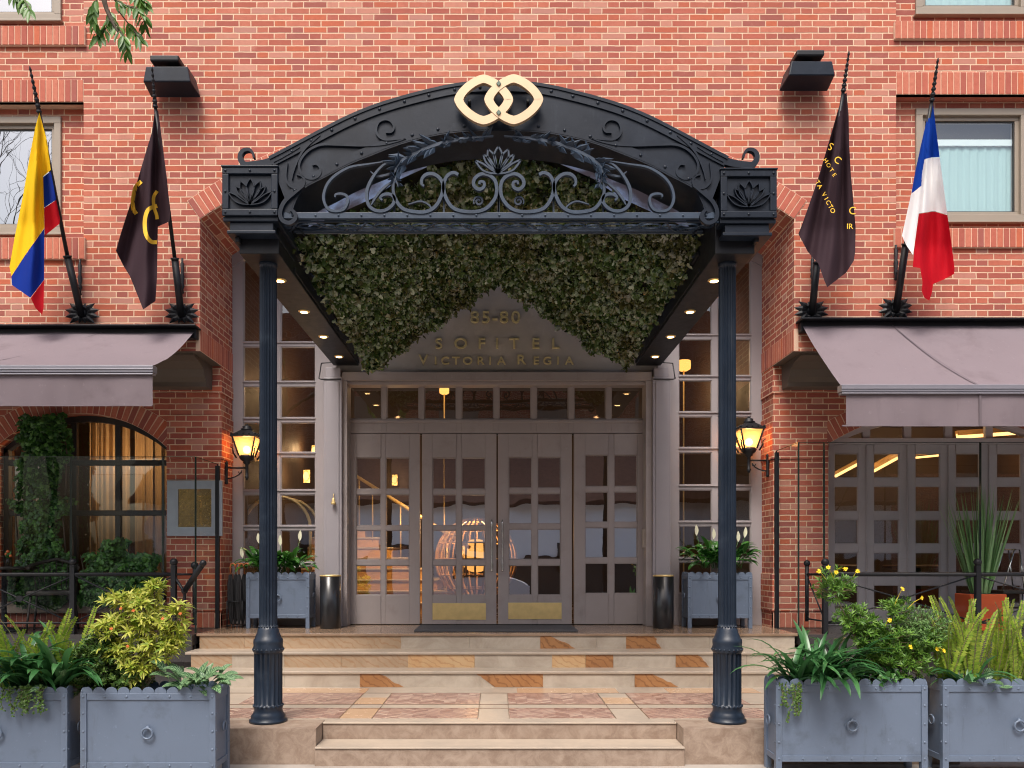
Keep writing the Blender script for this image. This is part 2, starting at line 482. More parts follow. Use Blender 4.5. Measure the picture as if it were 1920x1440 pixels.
def fabric(name, col, rough=0.8, trans=0.25, sheen=0.1):
    t = NT(name); ps = t.pos()
    n = t.noise(400, 2, 0.5, ps)
    t.link(t.mix(n, c4([u * 0.9 for u in col]), c4([min(1, u * 1.08) for u in col])), t.b.inputs['Base Color'])
    t.p(Roughness=rough); t.b.inputs['Specular IOR Level'].default_value = 0.2
    tl = t.node('ShaderNodeBsdfTranslucent'); tl.inputs[0].default_value = c4(col)
    mx = t.node('ShaderNodeMixShader'); mx.inputs[0].default_value = trans
    t.link(t.b.outputs[0], mx.inputs[1]); t.link(tl.outputs[0], mx.inputs[2]); t.link(mx.outputs[0], t.out.inputs['Surface'])
    t.bump(n, 0.15, 0.002)
    return t.mat
M['f_yellow'] = fabric('flag_yellow', srgb(250, 205, 30))
M['f_blue'] = fabric('flag_blue', srgb(12, 50, 150))
M['f_red'] = fabric('flag_red', srgb(190, 16, 34))
M['f_frblue'] = fabric('flag_royal_blue', srgb(14, 70, 180))
M['f_frred'] = fabric('flag_bright_red', srgb(196, 12, 34))
M['f_white'] = fabric('flag_white', srgb(250, 250, 252), trans=0.1)
M['f_brown'] = fabric('flag_brown', srgb(56, 40, 47), trans=0.08)
M['f_gold'] = fabric('flag_gold_print', srgb(248, 200, 70), trans=0.0)
M['curtain'] = fabric('cream_curtain', (0.45, 0.33, 0.2), trans=0.35)
M['blind'] = fabric('pale_blind', (.50, .64, .64), trans=0.1)

def leaf_mat(name, cols, rough=0.42, trans=0.25, spec=0.5, stripe=None, brown=None):
    t = NT(name); ps = t.pos()
    g = t.node('ShaderNodeNewGeometry')
    n = len(cols)
    c = t.ramp(g.outputs['Random Per Island'], [((i / max(1, n - 1)), cols[i]) for i in range(n)])
    c = t.mix(t.m('MULTIPLY', t.noise(30, 3, 0.6, ps), 0.35), c, c4([u * 0.55 for u in cols[0]]))
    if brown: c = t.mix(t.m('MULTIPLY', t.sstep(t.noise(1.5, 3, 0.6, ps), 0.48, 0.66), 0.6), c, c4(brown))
    if stripe:
        at = t.node('ShaderNodeAttribute'); at.attribute_name = 'leafuv'
        s = t.xyz(at.outputs['Vector'])
        k = t.m('SUBTRACT', t.m('MULTIPLY', s[1], 7.0), t.m('MULTIPLY', t.m('ABSOLUTE', s[0]), 1.8))
        st = t.sstep(t.m('PINGPONG', k, 0.5), 0.14, 0.26)
        mid = t.sstep(t.m('ABSOLUTE', s[0]), 0.05, 0.14)
        c = t.mix(t.m('MULTIPLY', st, mid), c4(stripe), c)
    t.link(c, t.b.inputs['Base Color']); t.p(Roughness=rough); t.b.inputs['Specular IOR Level'].default_value = spec
    tl = t.node('ShaderNodeBsdfTranslucent'); t.link(c, tl.inputs[0])
    mx = t.node('ShaderNodeMixShader'); mx.inputs[0].default_value = trans
    t.link(t.b.outputs[0], mx.inputs[1]); t.link(tl.outputs[0], mx.inputs[2]); t.link(mx.outputs[0], t.out.inputs['Surface'])
    return t.mat
M['l_ivy'] = leaf_mat('canopy_ivy_leaf', [(0.022, 0.05, 0.014), (0.08, 0.15, 0.035), (0.19, 0.29, 0.10), (0.10, 0.15, 0.035), (0.17, 0.16, 0.05), (0.55, 0.68, 0.48)], 0.24, 0.12, 1.0, brown=(0.11, 0.085, 0.03))  # palest leaf tone puts whitish highlights into the colour
M['l_wallivy'] = leaf_mat('wall_ivy_leaf', [(0.02, 0.075, 0.015), (0.05, 0.16, 0.03), (0.13, 0.33, 0.06)], 0.4, 0.2)
M['l_yellow'] = leaf_mat('yellow_green_leaf', [(0.20, 0.32, 0.03), (0.48, 0.52, 0.06), (0.66, 0.62, 0.14), (0.32, 0.46, 0.05)], 0.5, 0.35)
M['l_shrub'] = leaf_mat('dark_shrub_leaf', [(0.03, 0.08, 0.018), (0.08, 0.16, 0.03), (0.16, 0.26, 0.05)], 0.4, 0.2)
M['l_strap'] = leaf_mat('strap_leaf', [(0.025, 0.10, 0.03), (0.05, 0.17, 0.05), (0.09, 0.24, 0.08)], 0.32, 0.25, 0.6)
M['l_fern'] = leaf_mat('fern_leaf', [(0.17, 0.30, 0.03), (0.30, 0.44, 0.04), (0.46, 0.54, 0.08)], 0.5, 0.35)
M['l_lily'] = leaf_mat('peace_lily_leaf', [(0.02, 0.09, 0.015), (0.04, 0.16, 0.02), (0.08, 0.26, 0.04)], 0.28, 0.25, 0.6)
M['l_zebra'] = leaf_mat('striped_leaf', [(0.018, 0.075, 0.025), (0.03, 0.11, 0.035)], 0.35, 0.2, 0.5, stripe=(0.24, 0.38, 0.19))
M['l_spike'] = leaf_mat('spiky_leaf', [(0.18, 0.36, 0.13), (0.30, 0.54, 0.22), (0.48, 0.70, 0.38)], 0.45, 0.25)
M['l_daisy'] = leaf_mat('daisy_bush_leaf', [(0.06, 0.16, 0.02), (0.12, 0.26, 0.03), (0.2, 0.36, 0.05)], 0.45, 0.3)
M['l_mound'] = leaf_mat('mound_leaf', [(0.12, 0.25, 0.07), (0.24, 0.40, 0.13)], 0.5, 0.3)
M['l_creep'] = leaf_mat('creeper_leaf', [(0.06, 0.13, 0.02), (0.12, 0.22, 0.04)], 0.45, 0.25)
M['l_tree'] = leaf_mat('street_tree_leaf', [(0.05, 0.13, 0.02), (0.11, 0.26, 0.04), (0.20, 0.38, 0.08)], 0.4, 0.35)
M['petal_white'] = pm('white_spathe', (0.75, 0.74, 0.55), 0.5)
M['petal_yellow'] = pm('yellow_petal', (0.85, 0.6, 0.02), 0.5)
M['petal_orange'] = pm('orange_petal', (0.7, 0.16, 0.04), 0.5)

def stone(name, c1, c2, vein=None, rough=0.32, scale=3.0, diag=False):
    t = NT(name); ps = t.pos()
    n = t.noise(scale, 7, 0.7, ps, 0.6)
    c = t.mix(t.sstep(n, 0.3, 0.7), c4(c1), c4(c2))
    n2 = t.noise(scale * 9, 5, 0.7, ps)
    c = t.mix(t.m('MULTIPLY', n2, 0.3), c, c4([u * 0.7 for u in c1]))
    if vein:
        s = t.xyz(ps)
        k = t.m('ADD', t.m('MULTIPLY', s[0], 1.0), t.m('MULTIPLY', s[2], 1.5 if diag else 6))
        k = t.m('ADD', k, t.m('MULTIPLY', t.noise(3, 4, 0.6, ps), 0.5))
        st = t.m('PINGPONG', t.m('MULTIPLY', k, 9.0), 0.5)
        c = t.mix(t.m('MULTIPLY', t.sstep(st, 0.3, 0.5), 0.7), c, c4(vein))
    t.link(c, t.b.inputs['Base Color'])
    t.link(t.m('ADD', t.m('MULTIPLY', n2, 0.25), rough - 0.1), t.b.inputs['Roughness'])
    t.bump(n2, 0.04 if rough < .4 else 0.15, 0.004)
    return t.mat
M['st_cream'] = stone('cream_stone', srgb(160, 146, 130), srgb(188, 177, 162))
M['st_tan'] = stone('tan_stone', srgb(158, 134, 108), srgb(178, 154, 128), srgb(152, 116, 84), diag=True)
M['st_ochre'] = stone('ochre_sandstone', srgb(150, 104, 66), srgb(172, 124, 80), srgb(112, 72, 44), diag=True)
M['st_yellow'] = stone('yellow_sandstone', srgb(196, 166, 126), srgb(190, 148, 104), srgb(166, 124, 84), diag=True)
M['st_base'] = stone('brown_travertine', srgb(132, 112, 97), srgb(168, 150, 134), scale=9.0, rough=0.45)
M['st_floor'] = stone('polished_floor_stone', srgb(136, 112, 92), srgb(158, 134, 112), rough=0.16)
M['st_slab'] = stone('landing_slab', srgb(160, 148, 134), srgb(184, 168, 150), rough=0.36, scale=1.6)
M['st_slab_orange'] = stone('landing_slab_orange', srgb(184, 150, 118), srgb(196, 164, 134), rough=0.22, scale=1.6)
M['pave'] = stone('pavement_stone', srgb(150, 142, 134), srgb(172, 164, 156), rough=0.6, scale=2)

def herringbone():
    t = NT('pink_brick_paving'); ps = t.pos(); s = t.xyz(ps)
    zig = t.m('MULTIPLY', t.m('PINGPONG', t.m('ADD', s[0], 5.0), 0.11), 0.75)
    v = t.m('ADD', t.m('ADD', s[1], zig), t.m('MULTIPLY', t.noise(6, 3, 0.5, ps), 0.02))
    vr = t.m('DIVIDE', v, 0.062)
    row = t.m('FLOOR', vr); fv = t.m('FRACT', vr)
    cell = t.m('FLOOR', t.m('DIVIDE', t.m('ADD', s[0], 5.0), 0.11))
    d = t.m('MINIMUM', fv, t.m('SUBTRACT', 1.0, fv))
    mask = t.sstep(d, 0.05, 0.14)
    wh = t.node('ShaderNodeTexWhiteNoise'); wh.noise_dimensions = '3D'
    t.link(t.comb(cell, row, 0.0), wh.inputs[0])
    c = t.ramp(wh.outputs['Value'], [(0, srgb(150, 120, 108)), (0.3, srgb(176, 146, 130)), (0.55, srgb(132, 100, 90)), (0.8, srgb(190, 165, 148)), (1, srgb(158, 126, 112))])
    c = t.mix(mask, c4(srgb(116, 80, 72)), c)
    t.link(c, t.b.inputs['Base Color']); t.p(Roughness=0.24)
    t.bump(t.m('ADD', mask, t.noise(40, 3, 0.6, ps)), 0.25, 0.004)
    return t.mat
M['herring'] = herringbone()
# ================================================================ ground, steps, landing
ZG, ZL, ZE = 0.04, 0.32, 0.82                      # pavement, landing, entrance floor
def S(name, mb, mats, **k):
    o = mb.build(name, mats, **k); o['kind'] = 'structure'; return o
def sheet(name, x0, x1, y0, y1, z, m):
    return S(name, MB().box(x0, x1, y0, y1, z - 0.2, z), m)
M['asphalt'] = pm('asphalt', (0.05, 0.05, 0.052), 0.85, var=0.25, vs=3, bump=0.6, bs=120)
sheet('ground', -60, 60, -70, 70, -0.16, M['asphalt'])
S('pavement', MB().box(-22, 22, 1.2, 12, -0.3, ZG), M['pave'])
S('road', MB().box(-40, 40, -7.0, 1.05, -0.35, -0.10), M['asphalt'])
S('kerb', MB().box(-40, 40, 1.05, 1.2, -0.3, ZG + 0.003), M['st_base'], bevel=0.01)
S('opposite_pavement', MB().box(-30, 30, -10.5, -7.0, -0.3, 0.03), M['pave'])

# front steps between the two cheek walls, landing, upper steps
XC0, XC1 = -1.41, 1.45
b = MB(); b.box(-3.6, XC0, 6.22, 6.56, ZG - 0.1, ZL); b.box(XC1, 3.6, 6.22, 6.56, ZG - 0.1, ZL)
[tag(o, kind='structure') for o in build_split(b, lambda c: c.x > 0, 'cheek_wall', M['st_base'])]
b = MB(); b.box(XC0 + .002, XC1 - .002, 6.17, 6.47, ZG - 0.1, 0.173); b.box(XC0 + .002, XC1 - .002, 6.455, 6.60, ZG - 0.1, ZL - .012)
S('front_steps', b, M['st_base'], bevel=0.006)
S('step_nosing', MB().box(XC0 + .004, XC1 - .004, 6.16, 6.45, 0.173, 0.186).box(XC0 + .004, XC1 - .004, 6.445, 6.60, ZL - .012, ZL + .002), M['st_slab'], bevel=0.003)
S('landing', MB().box(-3.6, 3.6, 6.56, 8.3, 0.0, ZL), M['st_slab'])
# pink brick panels, pale and orange slabs of the landing, each sheet 3 mm proud
b = MB()
for x0, x1 in ((-2.35, -1.31), (-1.03, -0.165), (0.105, 0.977), (1.26, 2.3)):
    for y0, y1 in ((6.62, 7.05), (7.26, 7.86)):
        b.box(x0, x1, y0, y1, ZL - 0.01, ZL + 0.003)
S('landing_brick_panels', b, M['herring'])
b = MB()
for x0, x1, y0, y1 in ((-1.302, -1.038, 6.62, 7.04), (-1.302, -1.038, 7.27, 7.6), (0.99, 1.25, 7.3, 7.6), (-2.6, -2.36, 6.6, 7.05), (-2.2, -1.3, 7.87, 8.15), (0.2, 1.2, 7.87, 8.15), (1.7, 2.6, 7.87, 8.15)):
    b.box(x0, x1, y0, y1, ZL - 0.01, ZL + 0.0035)
S('landing_orange_slabs', b, M['st_slab_orange'])
b = MB()
for x in (-1.306, -1.034, -0.16, 0.1, 0.983, 1.256): b.box(x - 0.002, x + 0.002, 6.6, 7.87, ZL - .01, ZL + 0.0042)
for y in (7.06, 7.25, 7.865): b.box(-3, 3, y - 0.002, y + 0.002, ZL - .01, ZL + 0.0041)
S('landing_joints', b, M['wood_dark'])

RZ = [ZL, 0.487, 0.653, ZE]; RY = [8.23, 8.50, 8.82]
def riser_stones(i, segs):
    """one riser: segments (px0, px1, material) over the whole width"""
    y = RY[i]; bs = {}
    for p0, p1, m in segs:
        bs.setdefault(m, MB()).box(X(p0, y) + 0.001, X(p1, y) - 0.001, y, y + 0.5, RZ[i] - 0.02, RZ[i + 1] - 0.028)
    for m, mb in bs.items(): S('step_riser_stone', mb, M[m])
    t = MB(); t.box(-3.31, 3.31, y - 0.018, (RY + [10.3])[i + 1] + 0.02 if i < 2 else 10.12, RZ[i + 1] - 0.028, RZ[i + 1])
    S('step_tread', t, M['st_slab'] if i < 2 else M['st_floor'], bevel=0.005)
riser_stones(2, [(374, 458, 'st_tan'), (458, 530, 'st_tan'), (530, 690, 'st_tan'), (690, 752, 'st_tan'), (752, 880, 'st_cream'), (880, 1013, 'st_cream'), (1013, 1118, 'st_cream'), (1118, 1174, 'st_cream'), (1174, 1330, 'st_cream'), (1330, 1395, 'st_cream'), (1395, 1490, 'st_cream')])
riser_stones(1, [(358, 435, 'st_tan'), (435, 533, 'st_cream'), (533, 640, 'st_tan'), (640, 765, 'st_tan'), (765, 890, 'st_yellow'), (890, 1035, 'st_cream'), (1035, 1098, 'st_yellow'), (1098, 1150, 'st_ochre'), (1150, 1267, 'st_cream'), (1267, 1400, 'st_cream'), (1400, 1500, 'st_cream')])
riser_stones(0, [(340, 533, 'st_cream'), (533, 675, 'st_cream'), (675, 780, 'st_cream'), (780, 900, 'st_cream'), (900, 1018, 'st_cream'), (1018, 1190, 'st_cream'), (1190, 1330, 'st_cream'), (1330, 1510, 'st_cream')])
def jag(pts, y):
    out = []
    rr = random.Random(int(pts[0][0]))
    for i in range(len(pts)):
        a, c = pts[i], pts[(i + 1) % len(pts)]
        out.append(a)
        if a[0] != c[0] and a[1] != c[1]:
            for k in range(1, 7):
                t = k / 7; out.append((a[0] + (c[0] - a[0]) * t + rr.uniform(-2.5, 2.5), a[1] + (c[1] - a[1]) * t + rr.uniform(-1.6, 1.6)))
    return [(X(p, y), Z(q, y)) for p, q in out]
b = MB()
b.prism_y(jag([(1013, 1191.5), (1030, 1191.5), (1079, 1216), (1013, 1216)], 8.82), 8.816, 8.83)
b.prism_y(jag([(1174, 1191.5), (1226, 1191.5), (1240, 1216), (1174, 1216)], 8.82), 8.8165, 8.83)
b.prism_y(jag([(1267, 1226), (1308, 1226), (1330, 1251), (1267, 1251)], 8.50), 8.496, 8.51)
b.prism_y(jag([(675, 1261), (708, 1261), (757, 1288), (675, 1288)], 8.23), 8.226, 8.24)
b.prism_y(jag([(889, 1261), (1018, 1261), (1018, 1288), (928, 1288)], 8.23), 8.2265, 8.24)
b.prism_y(jag([(1190, 1261), (1218, 1261), (1272, 1288), (1190, 1288)], 8.23), 8.227, 8.24)
S('step_riser_inlay', b, M['st_ochre'])

# ================================================================ the hotel building
YF, YL, YG = 8.89, 9.56, 10.0
HB = empty('hotel_building', (0, YG, 0), 'red brick hotel front with arched entrance, grey glazed doors and upper windows', 'building')
ARC_R, ARC_C = 5.75, 0.707
def arcz(x, r=ARC_R): return ARC_C + math.sqrt(r * r - x * x)

def wall_grid(mb, y, x0, x1, z0, z1, holes):
    xs = sorted({x0, x1, *[h[0] for h in holes], *[h[1] for h in holes]}); zs = sorted({z0, z1, *[h[2] for h in holes], *[h[3] for h in holes]})
    xs = [x for x in xs if x0 <= x <= x1]; zs = [z for z in zs if z0 <= z <= z1]
    for i in range(len(xs) - 1):
        for j in range(len(zs) - 1):
            cx, cz = (xs[i] + xs[i + 1]) / 2, (zs[j] + zs[j + 1]) / 2
            if any(h[0] < cx < h[1] and h[2] < cz < h[3] for h in holes): continue
            mb.quad((xs[i], y, zs[j]), (xs[i + 1], y, zs[j]), (xs[i + 1], y, zs[j + 1]), (xs[i], y, zs[j + 1]))
def arch_slices(mb, y, cx, hw, fz, ztop, n=40):
    for i in range(n):
        a = cx - hw + 2 * hw * i / n; c = cx - hw + 2 * hw * (i + 1) / n
        mb.quad((a, y, fz(a)), (c, y, fz(c)), (c, y, ztop), (a, y, ztop))

NL = (-6.47, -4.594); NR = (4.434, 6.28)
ZT = 9.6
holes = [(NL[0], NL[1], 5.20, 6.716), (NL[0], NL[1], 7.546, ZT), (NR[0], NR[1], 5.305, 6.80), (NR[0], NR[1], 7.60, ZT)]
b = MB()
wall_grid(b, YF, -8.5, -3.3, 3.95, ZT, holes)
wall_grid(b, YF, 3.3, 8.5, 3.95, ZT, holes)
arch_slices(b, YF, 0, 3.3, arcz, 7.0); wall_grid(b, YF, -3.3, 3.3, 7.0, ZT, [])
b.build('facade_wall', M['brick'], HB)
# niche backs, with the window openings
WL = (-6.16, -4.906); WR = (4.712, 5.965)
b = MB()
wall_grid(b, 9.02, NL[0] - .1, NL[1] + .1, 5.1, ZT, [(WL[0], WL[1], 5.30, 6.617), (WL[0], WL[1], 7.697, ZT)])
wall_grid(b, 9.02, NR[0] - .1, NR[1] + .1, 5.2, ZT, [(WR[0], WR[1], 5.44, 6.708), (WR[0], WR[1], 7.77, ZT)])
build_split(b, lambda c: c.x > 0, 'window_niche', M['brick'], HB)
b = MB()
for n0, n1, z0, z1 in [(NL[0], NL[1], 5.2, 6.716), (NL[0], NL[1], 7.546, ZT), (NR[0], NR[1], 5.305, 6.80), (NR[0], NR[1], 7.6, ZT)]:
    b.quad((n0, YF, z0), (n0, 9.03, z0), (n0, 9.03, z1), (n0, YF, z1)); b.quad((n1, YF, z0), (n1, 9.03, z0), (n1, 9.03, z1), (n1, YF, z1))
    b.quad((n0, YF, z1), (n1, YF, z1), (n1, 9.03, z1), (n0, 9.03, z1)); b.quad((n0, YF, z0), (n1, YF, z0), (n1, 9.03, z0), (n0, 9.03, z0))
build_split(b, lambda c: (c.x > 0, c.z > 7), 'niche_reveal', M['brick_side'], HB)
b = MB()
for s in (-1, 1):
    b.quad((s * 3.3, YF, 3.95), (s * 3.3, 10.1, 3.95), (s * 3.3, 10.1, arcz(3.3)), (s * 3.3, YF, arcz(3.3)))
build_split(b, lambda c: c.x > 0, 'entrance_jamb', M['brick_side'], HB)
b = MB(); n = 40
for i in range(n):
    a = -3.3 + 6.6 * i / n; c = -3.3 + 6.6 * (i + 1) / n
    b.quad((a, YF, arcz(a)), (c, YF, arcz(c)), (c, 10.1, arcz(c)), (a, 10.1, arcz(a)))
b.build('arch_soffit', M['brick_soffit'], HB)

VX, VY, VZ = Vector((1, 0, 0)), Vector((0, 1, 0)), Vector((0, 0, 1))
def soldier_row(name, x0, x1, z0, z1, y, proud=0.0, parent=HB):
    """standing bricks, 7 cm pitch, over a mortar bed"""
    b = MB(); n = max(1, round((x1 - x0) / 0.07)); p = (x1 - x0) / n
    b.mi = 1; b.box(x0, x1, y - 0.003 - proud, y + 0.05, z0, z1); b.mi = 0
    for i in range(n):
        c = x0 + (i + .5) * p
        b.obox((c, y - 0.004 - proud + 0.02, (z0 + z1) / 2), VX, VY, VZ, p / 2 - 0.0045, 0.0235, (z1 - z0) / 2 - 0.004)
    return b.build(name, [M['brick_piece'], M['mortar']], parent, bevel=0.0025, seg=1)
def voussoirs(name, cx, cz, r0, r1, a0, a1, y, parent=HB, half=False):
    b = MB(); n = round(abs(a1 - a0) * r0 / 0.07); b.mi = 1
    out = [(cx + r1 * math.sin(a0 + (a1 - a0) * i / 40), cz + r1 * math.cos(a0 + (a1 - a0) * i / 40)) for i in range(41)]
    inn = [(cx + r0 * math.sin(a0 + (a1 - a0) * i / 40), cz + r0 * math.cos(a0 + (a1 - a0) * i / 40)) for i in range(41)]
    b.strip_y(out, inn, y - 0.003, y + 0.02); b.mi = 0
    for i in range(n):
        a = a0 + (a1 - a0) * (i + .5) / n
        ax = Vector((math.cos(a), 0, -math.sin(a))); az = Vector((math.sin(a), 0, math.cos(a)))
        c = Vector((cx, y + 0.014, cz)) + az * (r0 + r1) / 2
        b.obox(c, ax, VY, az, r0 * abs(a1 - a0) / n / 2 - 0.004, 0.021, (r1 - r0) / 2 - 0.004)
    return b.build(name, [M['brick_piece'], M['mortar']], parent, bevel=0.0025, seg=1)
aa = math.asin(3.3 / ARC_R)
voussoirs('arch_ring', 0, ARC_C, ARC_R, ARC_R + 0.25, -aa, aa, YF)
for nm, x0, x1, z0, z1, pr in (('window_lintel', NL[0], NL[1], 6.716, 6.966, 0), ('window_lintel', NR[0], NR[1], 6.80, 7.05, 0),
                               ('brick_sill', NL[0], NL[1] + .03, 4.96, 5.20, .03), ('brick_sill', NR[0] + .0, NR[1] + .03, 5.09, 5.305, .03),
                               ('brick_sill', NL[0], NL[1] + .03, 7.33, 7.546, .03), ('brick_sill', NR[0], NR[1] + .03, 7.40, 7.60, .03)):
    if nm == 'brick_sill' and x0 > 0: x0 -= .03
    soldier_row(nm, x0, x1, z0, z1, YF, pr)
# standing bricks along the foot of the jambs
for s in (-1, 1):
    b = MB(); b.mi = 1; b.box(s * 3.3 - .004 * s, s * 3.35, YF - .001, 10.05, 3.952, 4.20); b.mi = 0
    n = 16; p = (10.0 - YF) / n
    for i in range(n):
        b.obox((s * 3.315, YF - .004 + (i + .5) * p, 4.077), VX, VY, VZ, 0.021, p / 2 - .004, .12)
    b.build('jamb_soldier_course', [M['brick_piece'], M['mortar']], HB, bevel=0.0025, seg=1)

# ---- lower walls
b = MB()
LW = dict(cx=-4.971, hw=1.02, zs=2.98, rise=0.40, zb=1.13)
RL = (LW['hw'] ** 2 + LW['rise'] ** 2) / (2 * LW['rise'])
lz = lambda x: LW['zs'] + LW['rise'] - RL + math.sqrt(max(0, RL ** 2 - (x - LW['cx']) ** 2))
wall_grid(b, YL, -8.5, -3.3, -0.1, 3.95, [(LW['cx'] - LW['hw'], LW['cx'] + LW['hw'], LW['zb'], 3.95)])
arch_slices(b, YL, LW['cx'], LW['hw'], lz, 3.95)
RW = dict(cx=5.46, hw=1.5, zs=3.02, rise=0.42)
RR = (RW['hw'] ** 2 + RW['rise'] ** 2) / (2 * RW['rise'])
rz_ = lambda x: RW['zs'] + RW['rise'] - RR + math.sqrt(max(0, RR ** 2 - (x - RW['cx']) ** 2))
wall_grid(b, YL, 3.3, 8.5, -0.1, 3.95, [(RW['cx'] - RW['hw'], RW['cx'] + RW['hw'], 0.8, 3.95)])
arch_slices(b, YL, RW['cx'], RW['hw'], rz_, 3.95)
build_split(b, lambda c: c.x > 0, 'ground_floor_wall', M['brick'], HB)
b = MB()
for s in (-1, 1): b.quad((s * 3.3, YL, .8), (s * 3.3, 10.1, .8), (s * 3.3, 10.1, 3.953), (s * 3.3, YL, 3.953))
for x in (LW['cx'] - LW['hw'], LW['cx'] + LW['hw']): b.quad((x, YL, LW['zb']), (x, YL + .3, LW['zb']), (x, YL + .3, LW['zs']), (x, YL, LW['zs']))
for x in (RW['cx'] - RW['hw'], RW['cx'] + RW['hw']): b.quad((x, YL, .8), (x, YL + .5, .8), (x, YL + .5, RW['zs']), (x, YL, RW['zs']))
for W, fz, d in ((LW, lz, .3), (RW, rz_, .5)):
    for i in range(20):
        a = W['cx'] - W['hw'] + 2 * W['hw'] * i / 20; c = W['cx'] - W['hw'] + 2 * W['hw'] * (i + 1) / 20
        b.quad((a, YL, fz(a)), (c, YL, fz(c)), (c, YL + d, fz(c)), (a, YL + d, fz(a)))
build_split(b, lambda c: c.x > 0, 'ground_floor_reveal', M['brick_side'], HB)
al = math.asin(LW['hw'] / RL); voussoirs('window_arch', LW['cx'], LW['zs'] + LW['rise'] - RL, RL, RL + .24, -al, al, YL)
ar = math.asin(RW['hw'] / RR); voussoirs('window_arch', RW['cx'], RW['zs'] + RW['rise'] - RR, RR, RR + .24, -ar, ar, YL)
# proud brick bands on the two piers
b = MB()
for x0, x1, e in ((-3.94, -3.3, -3.286), (3.3, 3.94, 3.286)):
    for z0, z1 in ((2.84, 3.36), (1.02, 1.47), (3.62, 3.76)):
        a, c = min(x0, e), max(x1, e)
        b.mi = 0; b.quad((a, YL - .015, z0), (c, YL - .015, z0), (c, YL - .015, z1), (a, YL - .015, z1))
        b.mi = 1
        for x in (a, c): b.quad((x, YL - .015, z0), (x, 10.0, z0), (x, 10.0, z1), (x, YL - .015, z1))
        for z in (z0, z1): b.quad((a, YL - .015, z), (c, YL - .015, z), (c, 10.0, z), (a, 10.0, z))
build_split(b, lambda c: (c.x > 0, int(c.z * 1.45)), 'pier_band', [M['brick'], M['brick_side']], HB)
soldier_row('pier_base', -3.94, -3.3, 0.82, 1.0, YL, .004); soldier_row('pier_base', 3.3, 3.94, 0.82, 1.0, YL, .004)
soldier_row('window_base_course', -7.2, -3.96, 0.83, 1.0, YL, .03)
MB().box(-7.2, -3.96, YL - .12, YL - .01, 1.0, 1.13).build('stone_ledge', M['st_base'], HB, bevel=.006)
# brown moulding under the overhang
for s in (-1, 1):
    xa, xb = sorted((s * 3.3, s * 8.5)); xc, xd = sorted((s * 3.40, s * 8.5))
    b = MB(); b.box(xa, xb, YF + .002, YL - .0, 3.946, 3.952)
    prof = [(8.95, 3.945), (9.56, 3.945), (9.56, 3.66), (9.36, 3.66), (9.36, 3.71), (9.30, 3.76), (9.26, 3.84), (9.12, 3.90), (8.95, 3.92)]
    vs = [(xc, p[0], p[1]) for p in prof] + [(xd, p[0], p[1]) for p in prof]; k = len(prof)
    b.add(vs, [tuple(range(k)), tuple(range(2 * k - 1, k - 1, -1))] + [(i, (i + 1) % k, (i + 1) % k + k, i + k) for i in range(k)])
    b.build('overhang_moulding', M['plaster'], HB)

# ---- generic glazed grid: a slab with openings plus one pane sheet
def lattice(mb, x0, x1, z0, z1, cols, rows, y0, y1, mun=0.012):
    """stiles full height between columns of openings; rails between rows"""
    xs = [x0] + [v for c in cols for v in c] + [x1]
    for i in range(0, len(xs), 2):
        ins = 0 if i in (0, len(xs) - 2) else mun
        mb.box(xs[i], xs[i + 1], y0 + ins, y1, z0, z1)
    rows = sorted(rows)
    zs = [z0] + [v for r in rows for v in r] + [z1]
    for c in cols:
        for j in range(0, len(zs), 2):
            ins = 0 if j in (0, len(zs) - 2) else mun
            mb.box(c[0], c[1], y0 + ins + .001, y1 - .001, zs[j], zs[j + 1])
def beads(mb, cols, rows, y, w=0.010):
    for c in cols:
        for r in rows:
            mb.box(c[0], c[0] + w, y, y + .02, r[0], r[1]); mb.box(c[1] - w, c[1], y, y + .02, r[0], r[1])
            mb.box(c[0] + w, c[1] - w, y, y + .02, r[0], r[0] + w); mb.box(c[0] + w, c[1] - w, y, y + .02, r[1] - w, r[1])
def pane(name, x0, x1, z0, z1, y, m, parent):
    return MB().quad((x0, y, z0), (x1, y, z0), (x1, y, z1), (x0, y, z1)).build(name, m, parent)

# ---- upper windows
def upper_window(x0, x1, z0, z1, m, lab):
    b = MB(); f = .075
    for a in ((x0, x1, z0, z0 + f), (x0, x1, z1 - f, z1), (x0, x0 + f, z0 + f, z1 - f), (x1 - f, x1, z0 + f, z1 - f)): b.box(a[0], a[1], 8.99, 9.12, a[2], a[3])
    g = f + .045
    for a in ((x0 + f, x1 - f, z0 + f, z0 + g), (x0 + f, x1 - f, z1 - g, z1 - f), (x0 + f, x0 + g, z0 + g, z1 - g), (x1 - g, x1 - f, z0 + g, z1 - g)): b.box(a[0], a[1], 9.03, 9.11, a[2], a[3])
    w = b.build('window', M['win_frame'], HB, bevel=.004)
    w['label'] = lab
    q = MB(); h = g + .012
    for a in ((x0 + g, x1 - g, z0 + g, z0 + h), (x0 + g, x1 - g, z1 - h, z1 - g), (x0 + g, x0 + h, z0 + h, z1 - h), (x1 - h, x1 - g, z0 + h, z1 - h)): q.box(a[0], a[1], 9.045, 9.06, a[2], a[3])
    q.build('gasket', M['win_dark'], w)
    pane('pane', x0 + g, x1 - g, z0 + g, z1 - g, 9.055, m, w)
    MB().box(x0 - .02, x1 + .02, 8.96, 9.03, z0 - .025, z0 - .002).build('sill', M['win_frame'], w, bevel=.004)
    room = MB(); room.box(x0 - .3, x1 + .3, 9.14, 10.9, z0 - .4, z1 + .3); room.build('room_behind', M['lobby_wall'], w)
    return w
upper_window(WL[0], WL[1], 5.30, 6.617, M['glass_up'], 'beige framed window mirroring bare trees')
upper_window(WR[0], WR[1], 5.44, 6.708, M['glass_up_r'], 'beige framed window with pale blind')
upper_window(WL[0], WL[1], 7.697, 9.0, M['glass_up'], None)
